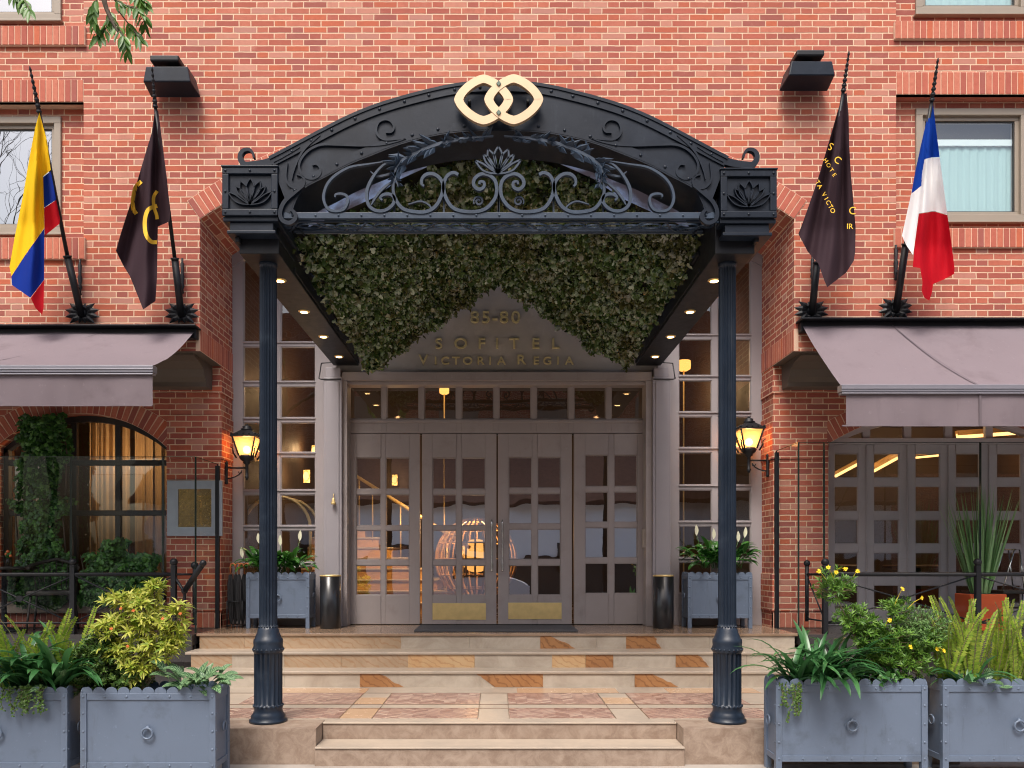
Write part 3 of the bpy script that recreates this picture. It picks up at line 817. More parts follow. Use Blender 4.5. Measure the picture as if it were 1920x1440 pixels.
upper_window(WR[0], WR[1], 7.77, 9.1, M['glass_up_r'], None)
def curtain(name, x0, x1, z0, z1, y, m, amp, k, lab, cat, nx=120, group=None, ph=0.0):
    b = MB(); vs = []; fs = []
    for j in range(2):
        for i in range(nx + 1):
            u = i / nx; x = x0 + (x1 - x0) * u
            vs.append((x, y + amp * math.sin(u * k + ph) + amp * .5 * math.sin(u * k * 2.3 + 1 + ph), z0 if j == 0 else z1))
    for i in range(nx): fs.append((i, i + 1, nx + 2 + i, nx + 1 + i))
    b.add(vs, fs, True)
    o = b.build(name, m); tag(o, lab, cat, group); return o
for z0, z1, lab in ((5.45, 6.5, 'pale sheer blind hanging behind the window by the French tricolour'), (7.85, 8.9, 'pale sheer blind in the top right window')):
    o = curtain('sheer_blind', WR[0] + .12, WR[1] - .12, z0, z1 - .16, 9.10, M['blind'], .004, 60, lab, 'blind')
    MB().box(WR[0] + .12, WR[1] - .12, 9.075, 9.13, z1 - .17, z1 - .10).build('head_rail', M['f_white'], o)

# ---- sidelights either side of the entrance
def sidelight(pxs, bars, lab):
    x0, c0, c1, c2, c3, x1 = [X(p, YG) for p in pxs]
    b = MB(); zt = 6.3
    rows = []; zb = [Z(y, YG) for y in bars]; h = .03
    edges = [5.95] + zb
    for i in range(len(zb) - 1): rows.append((zb[i + 1] + h, zb[i] - h))
    rows.append((zb[0] + h, 6.25))
    lattice(b, x0, x1, ZE, 6.3, [(c0, c1), (c2, c3)], rows, YG - .03, YG + .06)
    beads(b, [(c0, c1), (c2, c3)], rows, YG - .012)
    xs = [x0 + (x1 - x0) * i / 12 for i in range(13)]
    b.strip_y([(x, arcz(x) + .02) for x in xs], [(x, arcz(min(abs(x), 3.3)) - .14) for x in xs], YG - .05, YG + .02)
    # small horizontal ledges on the bars
    for z in zb: b.box(c0 - .01, c3 + .01, YG - .035, YG - .019, z + .012, z + .028)
    w = b.build('sidelight', M['sidelight'], HB, bevel=.003, seg=1); w['label'] = lab
    pane('pane', c0, c3, ZE + .3, 6.28, YG + .01, M['glass_side'], w)
BL = (646, 720, 788, 853, 923, 990, 1058, 1126)
BRt = (632, 709, 777, 844, 914, 982, 1050, 1117)
sidelight((437, 457, 517, 527, 592, 640), BL, 'tall glazed panel left of the doors')
sidelight((1225, 1272, 1334, 1345, 1407, 1430), BRt, 'tall glazed panel right of the doors')

# ---- centre: pilasters, beam, transom, sign panel
for p0, p1 in ((607, 641), (1224, 1257)):
    b = MB(); x0, x1 = X(p0, 9.75), X(p1, 9.75)
    b.box(x0, x1, 9.74, YG - .04, ZE, 3.86); b.box(x0 + .03, x1 - .03, 9.727, 9.745, ZE + .05, 3.80)
    b.box(x0 + .02, x1 - .02, 9.76, YG - .04, 3.862, 3.98)
    b.build('pilaster', M['taupe_light'], HB, bevel=.006)
b = MB()
b.box(X(641, 9.8), X(1222, 9.8), 9.80, YG + .05, 3.83, 3.935)
b.box(X(645, 9.9), X(1218, 9.9), 9.86, YG + .05, 3.79, 3.83)
for p0, p1 in ((641, 651), (1211, 1224)): b.box(X(p0, 9.8), X(p1, 9.8), 9.80, YG + .05, ZE, 3.829)
b.build('entrance_frame', M['taupe'], HB, bevel=.005)
b = MB(); cols = [(X(655 + 70.2 * i, YG), X(655 + 70.2 * i + 60, YG)) for i in range(8)]
lattice(b, X(648, YG), X(1219, YG), Z(812, YG), 3.80, cols, [(Z(785, YG), Z(722, YG))], YG + .0, YG + .07, .0)
beads(b, cols, [(Z(785, YG), Z(722, YG))], YG + .02)
b.box(X(648, YG), X(1219, YG), YG - .02, YG + .0, Z(793, YG), Z(788, YG))
tr = b.build('transom', M['taupe'], HB, bevel=.003, seg=1)
pane('pane', X(650, YG), X(1216, YG), Z(786, YG), Z(720, YG), YG + .045, M['glass_side'], tr)
sp = MB().box(-1.99, 1.99, 9.90, YG + .06, 3.936, 6.5).build('sign_panel', M['sign'], HB)

def text_mesh(name, s, size, ext, bev, m, parent, loc, rot=(R(90), 0, 0), shear=0.0, sx=1.0):
    cu = bpy.data.curves.new(name, 'FONT'); cu.body = s; cu.size = size; cu.extrude = ext; cu.bevel_depth = bev; cu.bevel_resolution = 1
    cu.align_x = 'CENTER'; cu.align_y = 'CENTER'; cu.shear = shear
    o = bpy.data.objects.new(name, cu); COL.objects.link(o)
    bpy.context.view_layer.update()
    me = bpy.data.meshes.new_from_object(o.evaluated_get(bpy.context.evaluated_depsgraph_get()))
    bpy.data.objects.remove(o)
    mt = Matrix.Translation(Vector(loc) - (wloc(parent) if parent else Vector())) @ Matrix([[1, 0, 0, 0], [0, 1, 0, 0], [0, 0, 1, 0], [0, 0, 0, 1]])
    from mathutils import Euler
    me.transform(mt @ Euler(rot).to_matrix().to_4x4() @ Matrix.Diagonal((sx, 1, 1, 1)))
    me.materials.clear(); me.materials.append(m)
    o = bpy.data.objects.new(name, me); COL.objects.link(o)
    if parent: o.parent = parent
    return o
YS = 9.90
def letters(chars, ys, size):
    for ch, px in chars:
        text_mesh('letter', ch, size, .014, .0025, M['letter_brass'], sp, (X(px, YS), YS - .022, Z(ys, YS)), sx=1.12)
letters([('S', 823), ('O', 864), ('F', 903), ('I', 932), ('T', 964), ('E', 1004), ('L', 1041)], 646, .185)
letters([('V', 794)], 676, .165); letters([('I', 817), ('C', 835), ('T', 855), ('O', 877), ('R', 901), ('I', 919), ('A', 940)], 678, .135)
letters([('R', 977)], 676, .165); letters([('E', 1005), ('G', 1026), ('I', 1046), ('A', 1067)], 678, .135)
letters([('8', 890), ('5', 911), ('-', 928), ('8', 945), ('0', 967)], 597, .21)

# ---- the four door leaves
def leaf(p0, p1, cols, rows, kick=None, lab=None, y0=YG + .0, hx=None):
    x0, x1 = X(p0, YG) + .004, X(p1, YG) - .004; z0, z1 = ZE + .008, Z(813, YG)
    c = [(X(a, YG), X(d, YG)) for a, d in cols]; r = [(Z(d, YG), Z(a, YG)) for a, d in rows]
    b = MB(); lattice(b, x0, x1, z0, z1, c, r, y0, y0 + .055); beads(b, c, r, y0 + .018, .009)
    m = [(c[0][0] - .02, c[1][1] + .02, r[-1][0] - .02, r[0][1] + .02)]
    o = b.build('door', M['taupe'], HB, bevel=.003, seg=1)
    if lab: o['label'] = lab
    pane('pane', c[0][0], c[1][1], r[-1][0], r[0][1], y0 + .035, M['glass'], o)
    if kick:
        MB().box(X(kick[0], YG), X(kick[1], YG), y0 - .004, y0 + .01, Z(kick[3], YG), Z(kick[2], YG)).build('kick_plate', M['brass'], o, bevel=.001)
    if hx:
        h = MB(); x = X(hx, 9.93)
        h.lathe([(.008, Z(1072, 9.93)), (.014, Z(1070, 9.93)), (.010, Z(1066, 9.93)), (.014, Z(1060, 9.93)), (.010, Z(1054, 9.93)), (.0105, Z(998, 9.93)), (.014, Z(994, 9.93)), (.010, Z(988, 9.93)), (.015, Z(984, 9.93)), (.012, Z(980, 9.93)), (.005, Z(974, 9.93))], (x, 9.93, 0), 12)
        for yy in (1060, 988): h.tube([(x, 9.93, Z(yy, 9.93)), (x, YG + .005, Z(yy, 9.93))], .008, 8)
        h.build('handle', M['chrome'], o)
    return o
R1 = [(858, 917), (927, 985.5), (994, 1050), (1060, 1116)]
R4 = [(853, 912), (922, 979), (989, 1046), (1056, 1113)]
R3 = [(857, 915), (925, 982), (992, 1049), (1060, 1116)]
leaf(652, 788, [(667.5, 714), (723, 767.5)], R1)
leaf(790.5, 931.5, [(811, 855.5), (865.5, 910)], R1, (811, 911, 1131, 1162), hx=922)
leaf(933, 1073, [(954, 997.5), (1008, 1051.5)], R3, (953, 1053, 1130, 1161), hx=942)
leaf(1075.5, 1217, [(1097, 1140.5), (1151.5, 1195.5)], R4)
MB().box(X(648, YG), X(1220, YG), YG + .03, YG + .08, ZE - .01, ZE + .012).box(X(648, YG), X(1220, YG), YG + .06, YG + .08, Z(815, YG), Z(808, YG)).build('door_threshold', M['dark_frame'], HB)

# ---- left window on the terrace
b = MB(); yw = YL + .18
cx, hw = LW['cx'], LW['hw']
xs = [cx - hw + 2 * hw * i / 24 for i in range(25)]
b.strip_y([(x, lz(x) + .01) for x in xs], [(x, lz(x) - .07) for x in xs], yw - .03, yw + .05)
for x0, x1 in ((cx - hw, cx - hw + .06), (cx + hw - .06, cx + hw)): b.box(x0, x1, yw - .03, yw + .05, LW['zb'], LW['zs'])
for p in (140, 222): b.box(X(p - 5, yw), X(p + 5, yw), yw - .02, yw + .04, LW['zb'], lz(X(p, yw)) - .05)
b.box(X(56, yw), X(64, yw), yw - .02, yw + .04, LW['zb'], lz(X(60, yw)) - .05)
for p in (868, 962): b.box(cx - hw + .05, cx + hw - .05, yw - .025, yw + .035, Z(p + 5, yw), Z(p - 5, yw))
b.box(cx - hw, cx + hw, yw - .04, yw + .05, LW['zb'], LW['zb'] + .08)
lw = b.build('terrace_window', M['dark_frame'], HB, bevel=.003, seg=1)
pane('pane', cx - hw, cx + hw, LW['zb'], 3.42, yw + .01, M['glass_dining'], lw)
cg = 'curtains behind the arched terrace window'
curtain('curtain', X(-60, yw), X(50, yw), 1.0, 3.45, yw + .30, M['curtain'], .03, 40, 'cream curtain left of the ivy column in the arched window', 'curtain', group=cg)
curtain('curtain', X(140, yw), X(222, yw), 1.0, 3.45, yw + .32, M['curtain'], .03, 34, 'cream curtain in the middle light of the arched window', 'curtain', group=cg, ph=1)
curtain('curtain', X(226, yw), X(330, yw), 1.0, 3.45, yw + .36, M['curtain'], .03, 38, 'cream curtain nearest the gold plaque in the arched window', 'curtain', group=cg, ph=2)

# ---- right terrace doors
yr = 9.9
cols = [(1565, 1610), (1639, 1687), (1717, 1764), (1793, 1838), (1870, 1916), (1946, 1992)]
rows = [(850, 896), (911.5, 959), (974, 1020), (1036, 1074), (1097, 1143)]
b = MB(); c = [(X(a, yr), X(d, yr)) for a, d in cols]; r = [(Z(d, yr), Z(a, yr)) for a, d in rows]
lattice(b, X(1553, yr), X(2006, yr), ZE, Z(833, yr), c, r, yr, yr + .05); beads(b, c, r, yr + .016, .009)
for p in (1625, 1702, 1779, 1855, 1931): b.box(X(p - 1, yr), X(p + 1, yr), yr - .006, yr + .01, ZE, Z(835, yr))
b.box(X(1553, yr), X(2006, yr), yr - .04, yr + .05, Z(833, yr), Z(822, yr))
for p in (1625, 1702, 1779, 1855, 1931): b.box(X(p - 7, yr), X(p + 7, yr), yr, yr + .05, Z(822, yr), 3.6)
xs = [X(1553, yr) + (X(2006, yr) - X(1553, yr)) * i / 20 for i in range(21)]
b.strip_y([(x, 3.7) for x in xs], [(x, min(3.6, rz_(x) - .07)) for x in xs], yr - .03, yr + .06)
td = b.build('terrace_doors', M['french'], HB, bevel=.003, seg=1)
pane('pane', X(1553, yr), X(2006, yr), ZE + .2, 3.6, yr + .03, M['glass_dining'], td)

# ---- interiors, seen through the glass
def room(name, x0, x1, y0, y1, z0, z1, m, mf, parent=HB):
    b = MB()
    b.mi = 0
    b.quad((x0, y1, z0), (x1, y1, z0), (x1, y1, z1), (x0, y1, z1)); b.quad((x0, y0, z0), (x0, y1, z0), (x0, y1, z1), (x0, y0, z1)); b.quad((x1, y0, z0), (x1, y1, z0), (x1, y1, z1), (x1, y0, z1))
    b.mi = 1; b.quad((x0, y0, z0), (x1, y0, z0), (x1, y1, z0), (x0, y1, z0)); b.mi = 0; b.quad((x0, y0, z1), (x1, y0, z1), (x1, y1, z1), (x0, y1, z1))
    return b.build(name, [m, mf], parent)
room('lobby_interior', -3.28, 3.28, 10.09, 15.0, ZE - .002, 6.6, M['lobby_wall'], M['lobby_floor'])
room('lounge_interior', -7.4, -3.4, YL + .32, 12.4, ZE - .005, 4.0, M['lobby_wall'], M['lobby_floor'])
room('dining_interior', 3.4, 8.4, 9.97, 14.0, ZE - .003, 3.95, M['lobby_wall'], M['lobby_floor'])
# closing slabs so that no daylight leaks in
b = MB(); b.box(-8.5, -3.3, 9.03, 12.5, 4.0, 4.2); b.box(3.3, 8.5, 9.03, 14.1, 4.0, 4.2); b.box(-8.5, 8.5, 15.01, 15.2, -.2, 9.6); b.box(-8.5, 8.5, YF + .01, 15.2, 9.6, 9.8)
b.box(-8.6, -8.5, YF, 15.2, -.2, 9.8); b.box(8.5, 8.6, YF, 15.2, -.2, 9.8); b.box(-3.38, -3.32, 10.0, 15, -.2, 9.6); b.box(3.32, 3.38, 10.0, 15, -.2, 9.6)
b.build('building_core', M['lobby_wall'], HB)

def lamp(name, loc, power, col=(1.0, 0.6, 0.28), size=.08, parent=None):
    l = bpy.data.lights.new(name, 'POINT'); l.energy = power; l.color = col; l.shadow_soft_size = size
    o = bpy.data.objects.new(name, l); COL.objects.link(o)
    if parent is not None: o.parent = parent; o.location = Vector(loc) - wloc(parent)
    else: o.location = loc
    return o
# amber wooden staircase in the lobby
st = empty('lobby_staircase', (-1.6, 12.0, ZE), 'amber lit wooden staircase rising behind the left door leaves', 'staircase')
b = MB(); q = MB()
for i in range(8):
    xr = X(868, 12) - .26 * i + .1; z0 = ZE + .17 * i; y0 = 12.0 + .22 * i
    b.box(-3.1, xr, y0, 14.2, z0 - (.0 if i == 0 else .01), z0 + .14); q.box(-3.1, xr + .02, y0 - .02, 14.2, z0 + .14, z0 + .17)
b.build('riser', M['wood'], st); q.build('tread', M['st_slab'], st, bevel=.006)
b = MB()
for i in range(9):
    b.tube([(X(868, 12) - .26 * i, 12.0 + .22 * i, ZE + .17 * i + .1), (X(868, 12) - .26 * i, 12.0 + .22 * i, ZE + .17 * i + 1.0)], .012, 6)
b.tube([(X(868, 12) + .1, 11.9, ZE + 1.0), (X(868, 12) - .26 * 8, 12 + .22 * 8, ZE + 2.36)], .03, 8)
b.build('banister', M['brass'], st)
# round lattice globe with a light inside
gl = empty('globe_sculpture', (X(893, 12.4), 12.4, ZE), 'glowing round lattice globe standing in the lobby behind the middle doors', 'lamp')
gx, gy, gz, gr = X(893, 12.4), 12.4, Z(1048, 12.4), .63
b = MB()
for k in range(14):
    a = math.pi * k / 14
    b.tube([(gx + gr * math.cos(t) * math.cos(a), gy + gr * math.cos(t) * math.sin(a), gz + gr * math.sin(t)) for t in [2 * math.pi * j / 40 for j in range(41)]], .016, 5, False)
for k in range(-3, 4):
    rr = gr * math.cos(k * .4); zz = gz + gr * math.sin(k * .4)
    b.tube([(gx + rr * math.cos(t), gy + rr * math.sin(t), zz) for t in [2 * math.pi * j / 40 for j in range(41)]], .012, 5, False)
b.build('lattice', M['wood'], gl)
MB().ball((gx, gy, gz + .05), .26, 16, 10).build('bulb', M['shade_glow'], gl)
MB().lathe([(.3, 0), (.32, .06), (.12, .1), (.1, .16)], (gx, gy, ZE), 20).build('base', M['wood_dark'], gl)
lamp('globe_light', (gx, gy, gz + .45), 36, size=.1, parent=gl)
# lobby lamps
def table_lamp(px, py, Y, lab, r=.11):
    o = empty('lobby_lamp', (X(px, Y), Y, ZE), lab, 'lamp', 'amber shaded lamps in the lobby')
    z = Z(py, Y)
    MB().lathe([(r * .55, z - r * .7), (r * .95, z - r * .45), (r, z + r * .1), (r * .95, z + r * .7)], (X(px, Y), Y, 0), 20).build('lamp_shade', M['shade_glow'], o)
    MB().tube([(X(px, Y), Y, ZE), (X(px, Y), Y, z - r * .6)], .012, 6).lathe([(.12, ZE), (.12, ZE + .02), (.02, ZE + .04)], (X(px, Y), Y, 0), 16).build('stand', M['brass'], o)
    lamp('lamp_light', (X(px, Y), Y - .22, z + .1), 5, parent=o)
table_lamp(480, 586, 11.4, 'tall amber shaded lamp behind the left sidelight')
table_lamp(1282, 686, 11.4, 'tall amber shaded lamp behind the right sidelight', .10)
table_lamp(833, 733, 13.0, 'small amber lamp glimpsed through the transom', .08)
def sconce(px, py, Y, lab):
    o = empty('wall_sconce', (X(px, Y), Y, Z(py, Y)), lab, 'wall light', 'warm wall lights inside the lobby')
    MB().ball((X(px, Y), Y - .04, Z(py, Y)), .045, 10, 8, 1, 1, 1.5).build('bulb', M['sconce_glow'], o)
    MB().box(X(px, Y) - .05, X(px, Y) + .05, Y, Y + .03, Z(py, Y) - .1, Z(py, Y) + .1).build('back_plate', M['brass'], o)
    lamp('sconce_light', (X(px, Y), Y - .25, Z(py, Y)), 7, parent=o)
sconce(575, 893, 12.6, 'bright double sconce above the luggage trolley'); sconce(1388, 928, 12.4, 'sconce behind the right lantern')
sconce(590, 846, 13.6, 'small upper sconce above the luggage trolley')
sconce(1318, 860, 14.5, 'dim sconce deep in the lobby on the right')
sconce(740, 900, 14.9, 'sconce above the stairs behind the first door leaf')
_s = bpy.data.lights.new('stair_fill', 'SPOT'); _s.energy = 420; _s.color = (1, .55, .22); _s.spot_size = R(70); _s.spot_blend = .6; _s.shadow_soft_size = .12  # unseen spot without a fitting, added to light the stairs
_o = bpy.data.objects.new('stair_fill', _s); COL.objects.link(_o); _o.parent = st; _o.location = Vector((-1.6, 11.3, 3.7)) - wloc(st); _o.rotation_euler = (R(30), 0, 0)
for sx, n_ in ((-1, 'added lamp warming the lobby behind the left sidelight'), (1, 'added lamp warming the lobby behind the right sidelight')):
    o = empty('lobby_fill_lamp', (sx * 2.6, 12.6, 4.6), n_, 'ceiling light', 'added fill lamps in the lobby')  # lamps added to give the lobby walls a warm glow
    MB().lathe([(.07, 4.5), (.08, 4.52), (.08, 4.6)], (sx * 2.6, 12.6, 0), 16).build('housing', M['brass'], o); MB().tube([(sx * 2.6, 12.6, 4.6), (sx * 2.6, 12.6, 6.58)], .01, 6).build('stem', M['brass'], o)
    MB().lathe([(.0001, 4.492), (.06, 4.494)], (sx * 2.6, 12.6, 0), 16).build('lens', M['sconce_glow'], o); lamp('lobby_fill_glow', (sx * 2.6, 12.6, 4.3), 24, parent=o)
# luggage trolley
tr = empty('luggage_trolley', (X(530, 10.8), 10.8, ZE), 'brass luggage trolley with arched rails behind the left sidelight', 'trolley')
b = MB()
for dy in (-.25, .25):
    xa, xb = X(468, 10.8), X(590, 10.8); xm = (xa + xb) / 2; z1 = 2.05
    pts = [(xa, 10.8 + dy, ZE + .3), (xa, 10.8 + dy, z1)] + [(xm - (xm - xa) * math.cos(t), 10.8 + dy, z1 + .42 * math.sin(t)) for t in [math.pi * j / 14 for j in range(1, 14)]] + [(xb, 10.8 + dy, z1), (xb, 10.8 + dy, ZE + .3)]
    b.tube(pts, .022, 8)
b.build('rail', M['brass'], tr)
MB().box(X(462, 10.8), X(596, 10.8), 10.5, 11.1, ZE + .2, ZE + .3).build('platform', M['wood_dark'], tr, bevel=.02)
for ax in (475, 583):
    for dy in (-.2, .2): MB().lathe([(.09, -.02), (.09, .02)], (X(ax, 10.8), 10.8 + dy, ZE + .095), 16, axis='y').build('wheel', M['bin'], tr)
# dining room ceiling lights, lounge lights
for px, py, Y, n_ in ((1660, 835, 11.6, 'long glowing ceiling trough nearest the terrace doors'), (1850, 822, 12.4, 'second glowing ceiling trough deeper in the dining room')):
    o = empty('ceiling_trough_light', (X(px, Y), Y, 3.9), n_, 'ceiling light')
    MB().box(X(px, Y) - .5, X(px, Y) + .7, Y - .06, Y + .06, 3.84, 3.86).build('diffuser', M['sconce_glow'], o)
    MB().box(X(px, Y) - .52, X(px, Y) + .72, Y - .09, Y + .09, 3.865, 3.94).build('housing', M['brass'], o)
    lamp('trough_light', (X(px, Y), Y, 3.6), 34, parent=o)
o = empty('lounge_pendant', (-4.75, 10.6, 3.4), 'warm pendant lamp behind the curtained arched window', 'pendant lamp')
MB().ball((-4.75, 10.6, 3.55), .10, 14, 10).build('bulb', M['sconce_glow'], o); MB().tube([(-4.75, 10.6, 3.65), (-4.75, 10.6, 3.99)], .008, 6).build('cord', M['bin'], o)
lamp('pendant_light', (-4.75, 10.6, 2.9), 32, parent=o)
for (a0, a1, w_, Y, n_) in (((1632, 884), (1694, 850), .085, 12.6, 'slanting amber light band seen in the second column of terrace door panes'), ((1560, 896), (1616, 866), .05, 13.2, 'dim amber light band seen in the first column of terrace door panes'), ((1716, 858), (1768, 853), .03, 12.6, 'thin amber light line in the third column of terrace door panes'), ((1795, 818), (1990, 804), .075, 12.2, 'bright amber light band just under the right awning')):
    o = empty('cove_light', P(*a0, Y), n_, 'ceiling light', 'amber cove lights in the dining room')
    b = MB(); b.bar([(X(a0[0], Y), Z(a0[1], Y)), (X(a1[0], Y), Z(a1[1], Y))], w_, Y, Y + .03); b.build('diffuser', M['sconce_glow'], o)
    b = MB(); b.bar([(X(a0[0], Y), Z(a0[1] - 6, Y)), (X(a1[0], Y), Z(a1[1] - 6, Y))], w_, Y - .005, Y + .06); b.build('housing', M['wood'], o)
    lamp('cove_glow', (X(a0[0], Y), Y - .5, Z(a0[1], Y)), 4, parent=o)
# dining room furniture silhouettes
for i, (x, y) in enumerate(((4.5, 11.0), (5.9, 11.2), (5.2, 12.4))):
    o = empty('dining_table', (x, y, ZE), ['round dark table just inside the terrace doors, left', 'round dark table just inside the terrace doors behind the spiky plant', 'round dark table deep in the dining room'][i], 'table', 'tables in the dining room')
    MB().lathe([(.02, .70), (.45, .70), (.46, .72), (.45, .74), (.001, .742)], (x, y, ZE), 24).build('table_top', M['wood_dark'], o)
    MB().lathe([(.25, 0), (.25, .02), (.04, .05), (.035, .70)], (x, y, ZE), 16).build('pedestal', M['bin'], o)
# ================================================================ entrance canopy
YC = 6.15
CN = empty('entrance_canopy', (0, 6.4, ZL), 'black wrought iron canopy with arched front, lotus panels and two fluted columns', 'canopy')
MXP = 935.0
def k2(x, y): return (400 + x / 3.4286, 120 + y / 3.4286)          # photo pixels from the enlarged left half
def w2(pts, Y, mirror=False):
    out = []
    for x, y in pts:
        px, py = k2(x, y)
        if mirror: px = 2 * MXP - px
        out.append((X(px, Y), Z(py, Y)))
    return out
def smooth2(pts, k=6):
    return [(p.x, p.y) for p in catmull([Vector((a, c, 0)) for a, c in pts], k)]
outer_px = [(506, 298), (533, 284), (563, 268), (610, 243), (654, 221), (700, 202), (747, 187), (794, 174.5), (835, 165), (878, 158.5), (935, 156)]
inner_px = [(545, 402), (553, 378), (569, 353), (610, 331), (654, 308), (700, 289), (747, 271), (794, 258), (842, 249), (890, 245), (935, 244)]
def full(pts):
    l = smooth2(pts, 5); return l + [(2 * MXP - x, y) for x, y in l[::-1][1:]]
def toW(pts, Y): return [(X(x, Y), Z(y, Y)) for x, y in pts]
OUT = toW(full(outer_px), YC); INN = toW(full(inner_px), YC)
def off(path, d):
    o = []
    for i in range(len(path)):
        a = path[max(0, i - 1)]; c = path[min(len(path) - 1, i + 1)]
        dx, dz = c[0] - a[0], c[1] - a[1]; l = math.hypot(dx, dz) or 1
        o.append((path[i][0] - dz / l * d, path[i][1] + dx / l * d))
    return o
b = MB()
b.strip_y(OUT, INN, YC, YC + .02)                                   # face sheet
b.strip_y(OUT, off(OUT, -.065), YC - .012, YC, True)                 # flanges on the face
b.strip_y(off(INN, .065), INN, YC - .012, YC, True)
b.strip_y(off(OUT, .012), off(OUT, -.012), YC - .02, YC + .42, True)  # top plate and lower plate of the box girder
b.strip_y(INN, off(INN, -.01), YC - .01, YC + .42, True)
b.strip_y(OUT, INN, YC + .40, YC + .42)
g = b.build('arch_girder', M['iron'], CN)
b = MB()
for path, d in ((OUT, -.033), (INN, .033)):
    q = off(path, d); acc = 0
    for i in range(1, len(q)):
        acc += math.hypot(q[i][0] - q[i - 1][0], q[i][1] - q[i - 1][1])
        if acc > .17: acc = 0; b.rivet(q[i][0], YC - .014, q[i][1], .013)
b.build('arch_rivets', M['iron'], g)

# corner boxes with lotus panels
def lotus(mb, bx, bz, sc, Y, m, w=.0068, d=.022):
    """petal outlines; unit offsets in enlarged-photo pixels from the base"""
    pet = [((3, -170), 26), ((66, -152), 22), ((-62, -152), 22), ((102, -118), 16), ((-92, -118), 16), ((145, -85), -30), ((-142, -80), -30)]
    for (tx, tz), bw in pet:
        t = Vector((tx, -tz)); L = t.length; t.normalize(); nrm = Vector((-t.y, t.x)); sgn = 1 if tx >= 0 else -1
        prof = [(0, 0), (.25, .35), (.5, .85), (.68, 1), (.85, .62), (1, 0)]
        for s in (-1, 1):
            pts = []
            for a, c in prof:
                if bw > 0: q = t * L * a + nrm * s * abs(bw) * c
                else:
                    bow = math.sin(a * math.pi) * 30 * (-1)
                    q = t * L * a + nrm * sgn * (bow if s * sgn > 0 else bow * .2 + c * 12) * (1)
                pts.append((bx + q.x * sc, bz + q.y * sc))
            mb.bar(smooth2(pts, 4), w, Y - d, Y)
for s, (p0, p1, py0, py1) in ((-1, (418, 522, 316, 406)), (1, (1350, 1455, 321, 410))):
    x0, x1, z1, z0 = X(p0, YC), X(p1, YC), Z(py0, YC), Z(py1, YC)
    cx = (x0 + x1) / 2
    b = MB(); b.box(x0 + .01, x1 - .01, YC + .0, YC + .62, z0, z1)
    f = .05
    for a in ((x0, x1, z1 - f, z1), (x0, x1, z0, z0 + f), (x0, x0 + f, z0 + f, z1 - f), (x1 - f, x1, z0 + f, z1 - f)): b.box(a[0], a[1], YC - .022, YC - .0, a[2], a[3])
    b.box(x0 - .006, x1 + .006, YC - .03, YC + .64, z1, z1 + .014)
    for dx in (0, .5, 1):
        for dz in (0, .5, 1):
            if dx == .5 and dz == .5: continue
            b.rivet(x0 + .025 + (x1 - x0 - .05) * dx, YC - .024, z0 + .025 + (z1 - z0 - .05) * dz, .012)
    # stepped mouldings under the box
    for (i0, i1, e, yy) in ((0, .035, -.0, .0), (.035, .10, .045, .02), (.10, .125, .025, .01)):
        b.box(x0 + e, x1 - e, YC + yy, YC + .60, z0 - i1, z0 - i0)
    bo = b.build('corner_box', M['iron'], CN, bevel=.006)
    l = MB(); lotus(l, cx, z0 + .085, .00118, YC, None)
    l.build('lotus_relief', M['scroll'] if False else M['iron'], bo)
    # column
    Yc = 6.49; xc = X(503 if s < 0 else 1363.5, Yc)
    b = MB()
    prof = [(.150, ZL), (.150, ZL + .022), (.132, ZL + .03), (.138, ZL + .05), (.118, ZL + .075), (.112, ZL + .10), (.116, ZL + .12), (.118, ZL + .135, 0), (.110, ZL + .14),
            (.112, ZL + .15, 1), (.112, ZL + .55, 1), (.110, ZL + .56), (.120, ZL + .57), (.120, ZL + .60), (.114, ZL + .62), (.117, ZL + .64), (.116, ZL + .665), (.104, ZL + .68), (.098, ZL + .70), (.088, ZL + .72), (.082, ZL + .75), (.074, ZL + .765), (.072, ZL + .775, 1)]
    prof += [(.072, ZL + .80, 1), (.068, 3.98, 1), (.066, 4.0), (.072, 4.01), (.074, 4.05)]
    b.lathe(prof, (xc, Yc, 0), 144, 18, .014)
    co = b.build('column', M['iron_blue'], CN)
    b = MB()
    for k in range(20):
        a = 2 * math.pi * (k + .5) / 20
        for z, r in ((ZL + .135, .115), (ZL + .588, .119)): b.ball((xc + r * math.cos(a), Yc + r * math.sin(a), z), .010, 6, 4)
        b.ball((xc + .074 * math.cos(a), Yc + .074 * math.sin(a), ZL + .772), .007, 6, 4)
    b.build('bead_ring', M['iron_blue'], co)
    # side beam with the downlights
    xb0, xb1 = (s * 2.02, s * 1.71)
    b = MB(); b.box(xb0, xb1, YC + .12, 9.88, 4.03, 4.46)
    b.box(s * 2.035, s * 2.0, YC + .06, 9.87, 4.10, 4.14); b.box(s * 1.70, s * 1.72, YC + .6, 9.87, 4.06, 4.10); b.box(s * 1.69, s * 1.72, YC + .6, 9.87, 4.2, 4.24)
    b.box(s * 1.68, s * 1.78, YC + .45, 9.87, 4.33, 4.42)
    be = b.build('side_beam', M['iron_dark'], CN, bevel=.006)
    for yy in (6.86, 7.72, 8.58, 9.42):
        xx = s * 1.862
        q = MB(); q.lathe([(.042, 4.020), (.042, 4.031)], (xx, yy, 0), 20); q.lathe([(.056, 4.026), (.056, 4.0315)], (xx, yy, 0), 20)
        q2 = MB(); q2.lathe([(.0001, 4.0185), (.036, 4.0188)], (xx, yy, 0), 20)
        dl = q.build('downlight', M['brass'], CN)
        q2.build('lens', M['downlight'], dl)
        sp_ = bpy.data.lights.new('downlight_beam', 'SPOT'); sp_.energy = 16; sp_.color = (1, .62, .3); sp_.spot_size = R(110); sp_.spot_blend = .8; sp_.shadow_soft_size = .04
        so = bpy.data.objects.new('downlight_beam', sp_); COL.objects.link(so); so.parent = dl; so.location = (xx, yy - 0, 4.01)
